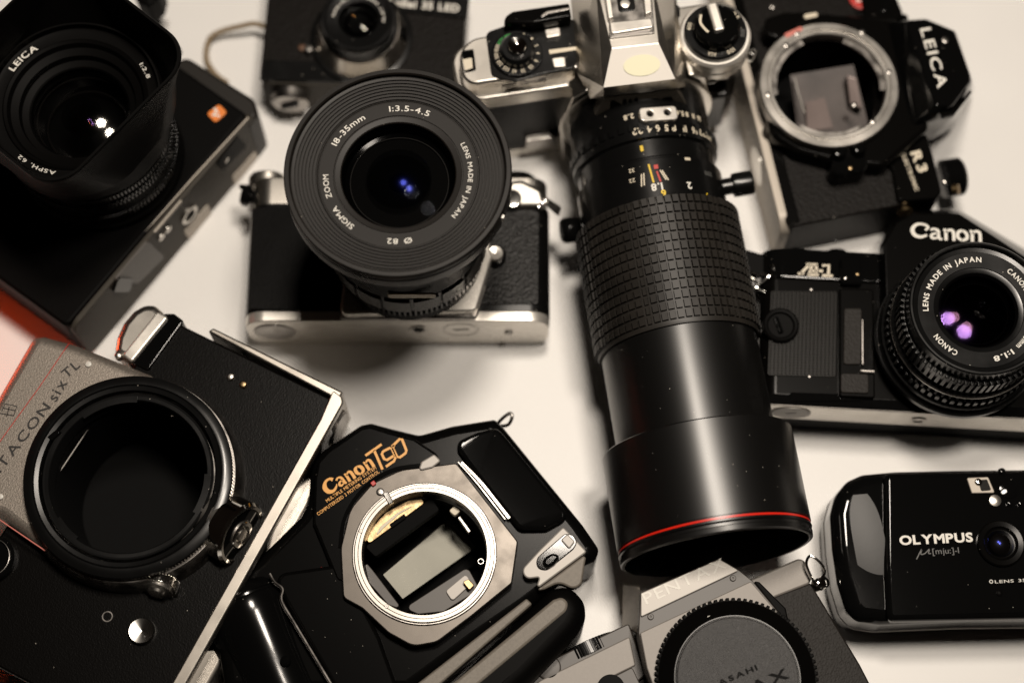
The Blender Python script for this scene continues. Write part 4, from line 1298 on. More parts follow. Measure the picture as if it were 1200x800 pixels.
    for q in ((270, 441), (285, 450)):
        p = L(*q, H + 1); t.part('leather_stud', lathe([(0, H - 1), (1.7, H - 1), (1.6, H + .6), (1.0, H + 1.3), (0, H + 1.5)], t.up(p.x, p.y, 0), 24), 'brass' if q[0] == 285 else 'steel_ring')
    # wind lever end and its black collar at the top corner
    t.part('lever_hub', plate(fillet(P(H + 2, (132, 412), (135, 394), (143, 376), (155, 362), (168, 354.5), (181, 355), (193, 366), (150, 424)), [3, 5, 6, 6, 6, 4, 3, 1], 6), 10, H + 1, 3.2, steps=4), 'chrome')
    t.part('hub_face', plate(fillet(P(H + 3, (143, 415), (184, 364), (197, 371), (154, 424)), 1.2), H - 2, H + 2.6, .8), 'chrome_pale')
    p = L(139, 417, H + 2); t.part('hub_pin', lathe([(0, H), (1.6, H), (1.5, H + 3), (0, H + 4)], t.up(p.x, p.y, 0), 20), 'steel_ring')
    t.part('collar', plate(fillet(P(H + 1.4, (153, 424), (192, 367), (204, 367), (216, 376), (174, 434)), 1.5), 8, H + 1.4, .8), 'black_gloss')
    # spool knob beyond the bottom end
    p = L(366, 509, 24)
    M = frame(tuple(L(378, 496, 26)), (.1, -1, .1), (0, 0, 1)) @ Matrix.Scale(.8, 4)
    pr = [(0, -3), (9.5, -3)]
    for k in range(6):
        pr += [(10.2, k * 2.1 - 1.6), (10.2, k * 2.1 - .4), (9.2, k * 2.1 - .2), (9.2, k * 2.1 + .3)]
    t.part('spool_knob', lathe(pr + [(0, 11)], M, 60), 'steel_dark')
    # round dial partly in the frame on the left
    p = L(-8, 655, H)
    dk = t.part('meter_dial', lathe([(0, H - 1), (9.2, H - 1), (9.2, H + 3), (8.4, H + 4), (7.2, H + 3.6), (6.8, H + 3), (0, H + 3)], t.up(p.x, p.y, 0), 48), 'black_gloss')
    t.part('dial_ring', lathe([(7.4 + .22 * math.cos(k * math.pi / 4), H + 3.9 + .22 * math.sin(k * math.pi / 4)) for k in range(8)], t.up(p.x, p.y, 0), 48, closed=True), 'steel_dark', dk)


medium_format()

# ------------------------------------------------------------------ black SLR on its back without a lens, top towards the right
def open_mount_body():
    H = 31
    a, b = W(882, 133, H), W(912, 253, H)
    yaw = math.atan2(b.y - a.y, b.x - a.x)
    t = Thing('slr_camera', 'black camera body with an open silver lens mount and white letters reading down its prism', 'camera', (a.x, a.y), yaw, G)
    L, P = t.L, t.P
    x1 = L(990, 256, H).x
    x0 = x1 - 148
    yt = L(1060, 215, H).y
    zm = 44
    c = L(971.5, 99, zm)
    C0 = t.up(c.x, c.y, 0)
    R = 81.5 / (FOC / ((CAM[2] - zm) * math.cos(TILT) + (W(971, 99, zm).y - CAM[1]) * math.sin(TILT)))
    hole = circ(c.x, c.y, R - 5.2, 72)
    print('r3', x0, x1, yt, c, R)
    body = t.part('body', plate(fillet([(x0, 2.5), (x1, 2.5), (x1 - 2, yt), (x0, yt)], [6, 4, 3, 6]), 3, H, .9, holes=[hole]), 'leather_fine')
    bp = t.part('bottom_plate', slab(x0, x1 + .4, 0, 4.5, 0, H + .3, 8, .7), 'side_pale')
    t.part('edge_band', plate([(x0, 3.6), (x1 - 1, 3.6), (x1 - 1.6, 8.6), (x0, 8.2)], H - 1, H + .5, .4), 'body_black')
    q = L(876, 151, 16); t.part('plate_screw', disc(1.5, .5, frame((L(878, 153, 20).x, .1, 17), (0, -1, 0)), .2, 20), 'steel_dark', bp)
    t.part('battery_cover', disc(9, .5, frame((L(886, 195, 15).x, .1, 15.5), (0, -1, 0)), .2, 40), 'chrome_pale', bp)
    # top plate along the right, tapering
    tp = t.part('top_plate', plate(fillet(P(H + 3, (1058, 12), (1028, -60), (1000, -60), (1020, 60), (1030, 170), (1046, 200), (1052, 236), (1106, 231), (1094, 181), (1088, 160), (1060, 120)), [3, 2, 2, 2, 3, 2, 2, 4, 3, 4, 4]), 4, H + 2.4, 1), 'body_black')
    t.part('mount_front', plate(fillet(P(40, (898, 130), (884, 92), (908, 46), (960, 14), (1052, 22), (1090, 150), (1036, 196), (985, 192), (934, 178), (905, 160)), [8, 8, 8, 8, 2, 4, 6, 8, 8, 8]), H - 1, 40, 2.2, holes=[hole]), 'body_black')
    # prism
    zp = 50
    pr = t.part('prism_housing', hull([tuple(L(*q)) for q in ((1062, 24, zp), (1085, 22.5, zp), (1119, 36.5, zp), (1139, 93, zp), (1116, 123.5, zp), (1097, 123.5, zp),
                                                         (1040, 26, 40), (1064, 152, 38), (1139, 101, 41), (1119, 134, 40), (1100, 142, 34), (1085, 22, 38), (1120, 37, 38),
                                                         (1085, 30, 20), (1124, 47, 8), (1142, 105, 8), (1118, 150, 8), (1090, 165, 12), (1050, 150, 14), (1045, 34, 14))], .9), 'black_gloss', smooth=25)
    A, B = L(1078, 34.5, zp), L(1099, 104, zp)
    t.part('lettering', text('LEICA', A, B, 4.7, None, zp - .02, .2, .012, .16), 'white_print', pr)
    t.part('prism_edge', plate(fillet(P(46, (1103, 131), (1116, 129), (1138, 104), (1139, 108), (1119, 134), (1105, 137)), .6), 43.6, 46, .5), 'body_black', pr)
    p = L(1108, 47, zp); t.part('sync_socket', disc(1.5, .3, t.up(p.x, p.y, zp - .1), .1, 20), 'steel_dark', pr)
    t.part('edge_mark', put(stroke([tuple(L(*q, zp - 2)[:2]) for q in ((1094, 111), (1097, 119))], .9, depth=.3, smooth=0), t.up(0, 0, zp - 1)), 'brass', pr)
    # mount ring with six screws and its throat
    rg = t.part('mount_ring', lathe([(R - 5.6, zm - 6), (R - 5.6, zm - .3), (R - 5.2, zm), (R - 4.0, zm), (R - 3.8, zm - .5), (R - 3.4, zm - .5), (R - 3.2, zm), (R - .5, zm), (R, zm - .5), (R, 38)], C0, 144), 'steel_ring')
    for q in ((921, 53), (934, 39.5), (1042, 84.5), (1023, 142.5), (900, 111), (1010, 38)):
        v = L(*q, zm)
        t.part('screw', lathe([(0, zm - .2), (1.25, zm - .2), (1.1, zm + .35), (.6, zm + .5), (0, zm + .5)], t.up(v.x, v.y, 0), 20), 'steel_dark', rg)
    for a0, a1 in ((-45, 25), (75, 150), (195, 270)):
        seg = [((R - 6.6) * math.cos(math.radians(q)), (R - 6.6) * math.sin(math.radians(q))) for q in range(a0, a1 + 1, 5)]
        t.part('bayonet_claw', put(stroke(seg, 2.4, depth=1.2, smooth=0), t.up(c.x, c.y, zm - 2.8)), 'steel_dark', rg)
    t.part('mirror_box', lathe([(R - 5.2, 40), (R - 5.2, 8), (0, 8)], C0, 72), 'interior', rg)
    t.part('mirror', hull([tuple(L(*q)) for q in ((944, 120, 30), (966, 114, 30), (976, 150, 22), (946, 154, 22), (944, 120, 29), (966, 114, 29), (976, 150, 21), (946, 154, 21))]), 'pink_mirror', rg, smooth=20)
    t.part('mirror_frame', hull([tuple(L(*q)) for q in ((926, 88, 31), (1000, 76, 31), (1020, 156, 20), (936, 162, 20), (926, 88, 30), (1000, 76, 30), (1020, 156, 19), (936, 162, 19))]), 'chamber', rg, smooth=20)
    t.part('box_wall', hull([tuple(L(*q)) for q in ((992, 88, 36), (1004, 92, 36), (1010, 128, 30), (996, 122, 30), (992, 88, 30), (1004, 92, 30), (1010, 128, 24), (996, 122, 24))], .6), 'pink_mirror', rg, smooth=20)
    v = L(1001, 123, 37); t.part('box_pin', lathe([(0, 34), (1.4, 34), (1.2, 37.4), (0, 38)], t.up(v.x, v.y, 0), 16), 'steel_dark', rg)
    t.part('frame_edge', tube([tuple(L(*q, 33)) for q in ((931, 92), (936, 112), (943, 133))], .45, smooth=2, n=6), 'steel_ring', rg)
    # furniture of the front
    p = L(925, 29, 42)
    rel = t.part('lens_release', plate(fillet(P(41, (893, 22), (918, 14), (958, 13), (957, 26), (934, 32), (912, 46), (896, 42)), [6, 4, 3, 3, 4, 4, 6]), H, 41, 1.4), 'body_black')
    t.part('white_mark', plate(fillet(P(42, (942, 16.5), (958, 13.5), (959, 18.5), (943, 22)), 1), 40.5, 41.5, .3), 'cream_print', rel)
    t.part('red_mark', plate(fillet(P(45, (919, 39), (939, 30), (942, 34), (922, 44)), .6), 40, 44.4, .3), 'pink_print_and_glow', rel)
    p = L(905, 8, H); t.part('cover_screw', disc(1.2, .5, t.up(p.x, p.y, H), .2, 20), 'steel_dark')
    pb = t.part('preview_block', plate(fillet(P(44, (977, 182), (1010, 172), (1020, 190), (1014, 199), (982, 204), (974, 196)), 2.5), H, 42, 1.8), 'black_gloss')
    for q in ((984, 178), (1007, 174)):
        v = L(*q, 45); t.part('preview_button', lathe([(0, 41), (3, 41), (3, 44.5), (2.2, 46), (0, 46.4)], t.up(v.x, v.y, 0), 32), 'black_gloss', pb)
    v = L(997, 196, 43); t.part('block_screw', disc(.9, .6, t.up(v.x, v.y, 42), .2, 16), 'brass', pb)
    t.part('front_ledge', plate(fillet(P(37, (894, 146), (906, 143), (922, 156), (912, 161), (897, 155)), 2), H, 37, 1.2), 'side_grey')
    # top plate writing, knobs
    z = H + 2.4
    A, B = L(1067, 179, z), L(1077, 203, z)
    t.part('lettering', text('R3', A, B, 4.4, None, z - .02, .2, .04, .14), 'cream_print', tp)
    A, B = L(1056, 180, z), L(1072.5, 224, z)
    t.part('lettering', text('ELECTRONIC', A, B, 1.7, None, z - .02, .2, .03, .14), 'cream_print', tp)
    t.part('speed_dial', lathe([(0, 0), (8.5, 0), (8.5, 8), (7.6, 9), (0, 9)], frame((L(1100, 212, 17).x, L(1104, 212, 17).y, 18), (0, 1, 0), (0, 0, 1)), 48), 'black_gloss', tp)
    v = L(1120, 222, 30)
    t.part('dial_button', lathe([(0, -1), (2.4, -1), (2.2, 1.2), (0, 2)], frame(tuple(v), (.3, .8, .5)), 24), 'brass', tp)
    v = L(1107, 213, 33); t.part('dial_pin', lathe([(0, -1), (1.1, -1), (1, .8), (0, 1.2)], t.up(v.x, v.y, v.z), 16), 'steel_dark', tp)
    t.part('strap_lug', lathe([(0, 0), (3.4, 0), (3.4, 1.4), (2.4, 2), (2.4, 3.4), (3.4, 4), (3.2, 5.6), (0, 6)], frame(tuple(L(1058, 240, 24)), (1, -.1, .35)), 28), 'brass')
    # front logo badge and the shoe knob at the top edge of the picture
    v = L(1011, -5, H + 3)
    bd = t.part('badge', disc(5.8, 1.2, t.up(v.x, v.y, H), .5, 48), 'red_print_and_glow')
    t.part('lettering', put(join(stroke([(-2.6, 1.6), (-1.8, 2.4), (-1.9, .4), (-2.6, -1.6), (.2, -1.3), (2.4, -1.8)], .7, depth=.15), stroke([(.2, 1.2), (1, .2), (.6, -.6)], .5, depth=.15)), t.up(v.x, v.y, H + 1.2) @ Matrix.Rotation(math.pi / 2, 4, 'Z')), 'white_print', bd)
    t.part('rewind_crank', plate(fillet(P(34, (1036, -30), (1047, -20), (1046, 12), (1038, 17), (1030, 14)), 2), 8, 34, 1.6), 'black_gloss', tp)
    v = L(1059, 21, 36); t.part('shoe_knob', lathe([(0, 20), (2, 20), (2, 36), (1.2, 37), (0, 37)], t.up(v.x, v.y, 0), 20), 'body_black', tp)


open_mount_body()

# ------------------------------------------------------------------ black SLR with the standard lens at the right edge
def standard_lens_slr():
    H = 35
    a, b = W(897, 473.5, H), W(1050, 482, H)
    yaw = math.atan2(b.y - a.y, b.x - a.x)
    t = Thing('slr_camera', 'black camera with short lens showing violet reflections and a ribbed grip panel', 'camera', (a.x, a.y), yaw, G)
    L, P = t.L, t.P
    x0 = L(891, 460, H).x
    x1 = x0 + 138
    yt = L(950, 292, H).y
    print('a1', x0, yt)
    bp = t.part('bottom_plate', slab(x0, x1, 0, 5, H * .46, H, 3, .7), 'chrome_pale')
    t.part('back_door', slab(x0 + .5, x1 - .5, .6, yt - 10, 0, H * .5, 5, .5), 'black_matte')
    body = t.part('body', slab(x0, x1, 4.5, yt - 14, 2, H, 7, .5), 'body_black')
    t.part('bottom_band', plate([(x0 + 1, .3), (x1, .3), (x1, 4.9), (x0 + 1, 4.9)], H - 2, H + .4, .6), 'black_gloss')
    t.part('band_strip', plate(fillet(P(H + .8, (926, 459), (1010, 462), (1010, 470), (926, 471)), [1, .5, .5, 1]), H, H + .8, .6), 'black_gloss')  # raised gloss black strip above the bottom band
    tp = t.part('top_plate', slab(x0 + .5, x1 - .5, yt - 14, yt, 4, H + .5, 9, 1.2), 'black_gloss')
    # bottom plate fittings
    t.part('coin_cover', disc(8.2, .5, frame((L(928, 480, 28).x, 0, H * .74), (0, -1, 0)) @ Matrix.Scale(.86, 4, (0, 1, 0)), .2), 'silver_plate', bp)
    t.part('coin_slot', box(-2.2, -.45, .4, 2.2, .45, .65, .1, frame((L(928, 480, 28).x, 0, H * .74), (0, -1, 0), (1, 0, .5))), 'black_print', bp)
    t.part('tripod_socket', ringp(2.2, 3.6, 0, .5, frame((L(1076, 491, 25).x, 0, H * .72), (0, -1, 0))), 'steel_ring', bp)
    # ribbed grip panel
    z = H
    gp = t.part('grip_panel', plate(fillet(P(z, (903, 341), (981, 342), (979, 442), (899, 440)), 1), z - .3, z + .5, .2), 'rubber_dark')
    A, B = L(904, 342, z), L(980, 342, z)
    Cc, Dd = L(900, 439, z), L(978, 441, z)
    n = 17
    rb = bmesh.new()
    for k in range(n):
        f0, f1 = (k + .18) / n, (k + .82) / n
        m = 30
        for j in range(m):
            g0, g1 = j / m, (j + .78) / m
            def pt(f, g, zz):
                p = (A.lerp(B, f)).lerp(Cc.lerp(Dd, f), g)
                return rb.verts.new((p.x, p.y, zz))
            lo = [pt(f0, g0, z + .4), pt(f1, g0, z + .4), pt(f1, g1, z + .4), pt(f0, g1, z + .4)]
            fa, fb = f0 + (f1 - f0) * .2, f1 - (f1 - f0) * .2
            hi = [pt(fa, g0 + .003, z + 1.15), pt(fb, g0 + .003, z + 1.15), pt(fb, g1 - .003, z + 1.15), pt(fa, g1 - .003, z + 1.15)]
            rb.faces.new(hi)
            for i in range(4):
                rb.faces.new((lo[i], lo[(i + 1) % 4], hi[(i + 1) % 4], hi[i]))
    bmesh.ops.recalc_face_normals(rb, faces=rb.faces)
    t.part('grip_ribs', rb, 'rubber_dark', gp, smooth=20)
    p = L(915, 381, z + 2)
    kn = t.part('battery_check', lathe([(0, z), (7.6, z), (7.6, z + 2.2), (6.9, z + 2.7), (5.8, z + 2.5), (5.2, z + 1.6), (0, z + 1.5)], t.up(p.x, p.y, 0), 56), 'black_matte')
    t.part('knob_bar', box(-1.1, -3.8, z + 1.4, 1.1, 3.8, z + 2.8, .7, t.up(p.x - 1, p.y, 0) @ Matrix.Rotation(.35, 4, 'Z')), 'black_gloss', kn)
    # self timer block and lower block with leather
    bl = t.part('front_block', plate(fillet(P(z + 3, (984, 337), (1024, 338), (1026, 466), (984, 464)), 1.2), z - 1, z + 2.4, .7), 'body_black')
    t.part('leather_inset', plate(fillet(P(z + 3, (989, 361), (1010, 361), (1009, 427), (988, 427)), 1.2), z + 2, z + 3.2, .4), 'leather_grey', bl)
    t.part('leather_inset', plate(fillet(P(z + 3, (985, 437), (1018, 438), (1018, 461), (985, 460)), 1.2), z + 2, z + 3.2, .4), 'leather_grey', bl)
    t.part('inset_edge', plate(fillet(P(z + 4, (1009, 373), (1012.5, 373), (1013, 428), (1009, 428)), .4), z + 2, z + 4, .5), 'steel_dark', bl)
    v = L(1016, 434.5, z + 4); t.part('lock_lever', box(-3, -.8, z + 2, 3.5, .8, z + 4.2, .6, t.up(v.x, v.y, 0)), 'steel_dark', bl)
    v = L(992, 325, z + 4)
    st = t.part('self_timer', plate(fillet(P(z + 5, (986, 300), (1010, 299), (1012, 332), (986, 331)), 1.6), z, z + 3.4, 1), 'black_gloss')
    for q in ((991, 325.5), (1005, 321)):
        v = L(*q, z + 4); t.part('timer_pin', lathe([(0, z + 3), (.8, z + 3), (.7, z + 4), (0, z + 4.3)], t.up(v.x, v.y, 0), 16), 'steel_ring' if q[0] < 1000 else 'brass', st)
    for q in ((951, 338.5), (949, 440.5)):
        v = L(*q, z + 1); t.part('panel_screw', lathe([(0, z), (.7, z), (.6, z + .6), (0, z + .8)], t.up(v.x, v.y, 0), 16), 'steel_dark', body)
    # model mark on the top plate: double outlined italics
    zt = H + .5
    Q = lambda x, y: tuple(L(860 + x / 6.667, 270 + y / 6.667, zt)[:2])
    def mark(w, dz):
        sg = lambda *p: stroke([Q(*q) for q in p], w, t.up(0, 0, zt), dz, 0)
        return join(sg((500, 338), (548, 338)), sg((522, 338), (590, 268)), sg((566, 266), (655, 268)), sg((612, 268), (588, 345)), sg((646, 268), (640, 345)), sg((575, 346), (662, 348)), sg((598, 316), (644, 316)),
                    sg((662, 316), (696, 318)), sg((690, 276), (742, 272), (738, 350)), sg((690, 352), (772, 356)))
    t.part('lettering', mark(1.15, .14), 'cream_print', tp)
    # dials seen from behind the top edge
    for q, r in (((934, 287), 3.6), ((982, 281), 5)):
        v = L(*q, 28)
        t.part('top_dial', lathe([(0, 0), (r, 0), (r, 4), (r - .7, 4.8), (0, 5)], frame((v.x, yt - 1, 24), (0, 1, 0), (1, 0, 0)), 40), 'black_gloss', tp)
    for q in ((979.5, 280.5),):
        v = L(*q, H + 1); t.part('dial_pin', lathe([(0, -1.5), (.9, -1.5), (.8, .2), (0, .5)], t.up(v.x, v.y, H + .4), 16), 'black_gloss', tp)
    # prism
    zp = 44
    pr = t.part('prism_housing', hull([tuple(L(*q)) for q in ((1036, 285, zp), (1050, 261, zp), (1071, 249.5, zp), (1124, 250.5, zp), (1179, 287, zp), (1215, 310, zp), (1215, 400, zp), (1040, 400, zp),
                                                         (1030, 290, 36), (1046, 258, 30), (1071, 246, 30), (1126, 247, 30), (1215, 303, 30), (1030, 400, 34), (1215, 400, 30), (1071, 249, 6), (1120, 250, 6), (1035, 290, 6), (1215, 300, 6), (1035, 400, 6), (1215, 400, 6))], .8), 'body_black', smooth=25)
    A, B = L(1067.5, 281, zp), L(1153, 285.5, zp)
    ux = Vector((B.x - A.x, B.y - A.y)); wl = ux.length; ux.normalize()
    # baseline rises a little to the left
    A2 = L(1067, 280, zp)
    F = Matrix(((ux.x, -ux.y, 0, A2.x), (ux.y, ux.x, 0, A2.y), (0, 0, 1, zp), (0, 0, 0, 1)))
    k = wl / 24.6
    S = lambda pts, w: stroke([(x * k, y * k) for x, y in pts], [q * k * .88 for q in w] if isinstance(w, list) else w * k, F, .2)
    def word():
        bms = [S([(5.0, 3.4), (6.0, 4.6), (4.6, 5.5), (2.2, 5.4), (.7, 3.6), (1.3, 1.6), (3.4, .9), (5.6, 1.7)], [.8, 1.0, .9, 1.1, 1.5, 1.5, 1.2, .8])]
        def a_(x):
            return [S([(x + .4, 3.6), (x + 1.5, 4.1), (x + 2.9, 3.5), (x + 3.0, 2.2), (x + 3.3, .7), (x + 4.3, .5)], [.8, .9, 1.2, 1.2, 1.1, .8]),
                    S([(x + 2.9, 2.5), (x + 1.2, 2.2), (x + .6, 1.3), (x + 1.3, .6), (x + 2.7, 1.0)], [.7, .9, 1.1, .9, .7])]
        def n_(x):
            return [S([(x + .1, 3.9), (x + .9, 3.6), (x + .95, .1)], [.7, 1.2, 1.2]), S([(x + 1.0, 3.0), (x + 2.2, 4.0), (x + 3.5, 3.3), (x + 3.6, .1)], [.6, 1.0, 1.2, 1.2])]
        def o_(x):
            return [S([(x + 2.2, 4.0), (x + .8, 3.4), (x + .6, 1.5), (x + 2.0, .4)], [1, 1.2, 1.2, 1]), S([(x + 2.0, .4), (x + 3.6, 1.2), (x + 3.5, 3.0), (x + 2.2, 4.0)], [1, 1.2, 1.2, 1])]
        bms += a_(6.4) + n_(11.0) + o_(15.4) + n_(19.9)
        return join(*bms)
    t.part('lettering', word(), 'white_print', pr)
    # ---- lens
    zr = 80
    c = L(1149, 360, zr)
    M = t.up(c.x, c.y, 0)
    sc = FOC / ((CAM[2] - zr) * math.cos(TILT) + (W(1149, 360, zr).y - CAM[1]) * math.sin(TILT))
    R1 = 72.5 / sc                       # name ring
    Rg = 46.5 / sc                       # glass
    R0 = R1 + 3.6
    print('a1 lens', R0, Rg)
    ln = t.part('lens', lathe([(0, 40), (33.5, 40), (33.5, 44.5), (32.4, 45.4), (32.6, 49), (31, 49.6), (30.4, 50), (30.4, 57), (30.8, 57.6), (30.8, 60), (29.6, 60.6), (29.4, 62), (28.4, 62.6), (28.4, 72), (28.0, 73), (R0, 75), (R0, zr - .5), (R0 - .5, zr), (R0 - 1.2, zr), (R0 - 1.6, zr - .6), (R0 - 2.0, zr - 2), (R1, zr - 2.4), (R1 - .2, zr - 2.2), (Rg + 2.2, zr - 2.5), (Rg + 2.0, zr - 2.8), (Rg + .3, zr - 3.2), (Rg, zr - 3.5)], M, 128), 'black_satin')
    t.part('mount_collar', ringp(30, 34.0, 41, 44, M, .4, 120), 'black_satin', ln)
    t.part('aperture_grip', gear(30.6, 31.8, 50.4, 54.6, 64, M, .62, 28, .3), 'black_satin', ln)
    t.part('focus_grip', gear(28.6, 30.0, 63, 72.2, 72, M, .66, 26, .4), 'black_satin', ln)
    t.part('trim_ring', ringp(29.2, 31.1, 58.2, 59.4, M, .3, 120), 'steel_dark', ln)
    zt_ = zr - 2.32
    r_ = (R1 + Rg + 2.2) / 2 - 1.05
    for s, a0, a1, cap in (('LENS MADE IN JAPAN', -92, 7.5, 2.15), ('CANON', -151, -121, 2.15), ('CANON LENS FD', 38, 101, 2.15), ('50mm', 119, 139, 2.15), ('1:1.8', 146, 169, 2.15)):
        t.part('lettering', arctext(s, (c.x, c.y), r_, a0 - math.degrees(yaw) * -1, a1 - math.degrees(yaw) * -1, cap, zt_, depth=.15, bold=.022, gap=.16), 'white_print', ln)
    zg = zr - 3.6
    t.part('inner_barrel', lathe([(Rg, zg), (Rg - .8, zg - 1), (Rg - 1, zg - 5), (Rg - 3.4, zg - 5.6), (Rg - 3.6, zg - 13), (Rg - 6, zg - 14), (Rg - 6.2, zg - 24), (0, zg - 25)], M, 96), 'interior', ln)
    t.part('inner_ring', ringp(Rg - 3.3, Rg - 2.3, zg - 5.4, zg - 4.6, M, .2), 'black_satin', ln)
    t.part('inner_ring', ringp(Rg - 6, Rg - 4.4, zg - 13.6, zg - 12.8, M, .2), 'black_satin', ln)
    t.part('front_glass', dome(Rg, 1.75, zg + .2, M), 'glass_violet', ln)
    t.part('glass_element', dome(Rg - .8, 2.0, zg - .6, M), 'glass_rose', ln)
    t.part('inner_ring', ringp(Rg - 3.2, Rg - 2.6, zg - 4.4, zg - 4.0, M, .1), 'lens_grey', ln)
    t.part('inner_ring', ringp(Rg - 5.6, Rg - 5.1, zg - 12.4, zg - 12.0, M, .1), 'lens_grey', ln)
    t.part('glass_element', dome(Rg - 1.6, -3.2, zg - 2.4, M), 'glass_dim', ln)
    t.part('glass_element', dome(Rg - 4, -3.0, zg - 9, M), 'glass_clear', ln)
    t.part('glass_element', dome(Rg - 6.3, -2.6, zg - 18, M), 'glass_clear', ln)
    # strap lug at the left shoulder with ring and leather tab
    lg = t.part('strap_lug', lathe([(0, 0), (3.4, 0), (3.4, 2), (2.4, 2.8), (2.4, 4.4), (3.6, 5.2), (3.4, 7), (2, 8), (0, 8.2)], frame(tuple(L(917, 321, 28)), (-.75, .12, .5)), 32), 'chrome_bright')
    t.part('triangle_ring', tube([tuple(L(*q)) for q in ((909, 323, 33), (912, 330, 33), (897, 342, 32), (886, 336, 32), (893, 331, 33), (903, 323, 34))], .7, closed=True, n=10, smooth=4), 'chrome_bright', lg)
    t.part('split_ring', tube([tuple(L(*q)) for q in ((871, 318, 30), (877, 325, 31), (890, 331, 31), (898, 328, 32), (897, 322, 32), (886, 322, 31))], .8, closed=True, n=10), 'chrome_bright', lg)
    tab_ = t.part('leather_tab', plate(fillet(P(30, (862, 291), (876, 292), (903, 300), (900, 318), (893, 322), (878, 325), (869, 312)), [2, 2, 3, 3, 3, 3, 3]), 26.5, 30, 1.2), 'black_matte', lg)
    t.part('tab_edge', tube([tuple(L(*q)) for q in ((864, 292, 29.6), (871, 300, 29.8), (870, 309, 29.6), (869, 316, 29))], 1.0, n=8), 'tan_leather', lg)
    t.part('tab_edge', tube([tuple(L(*q)) for q in ((902, 300, 29.8), (899, 308, 30), (898, 315, 29.8), (896, 320, 29))], .8, n=8), 'tan_leather', lg)


standard_lens_slr()

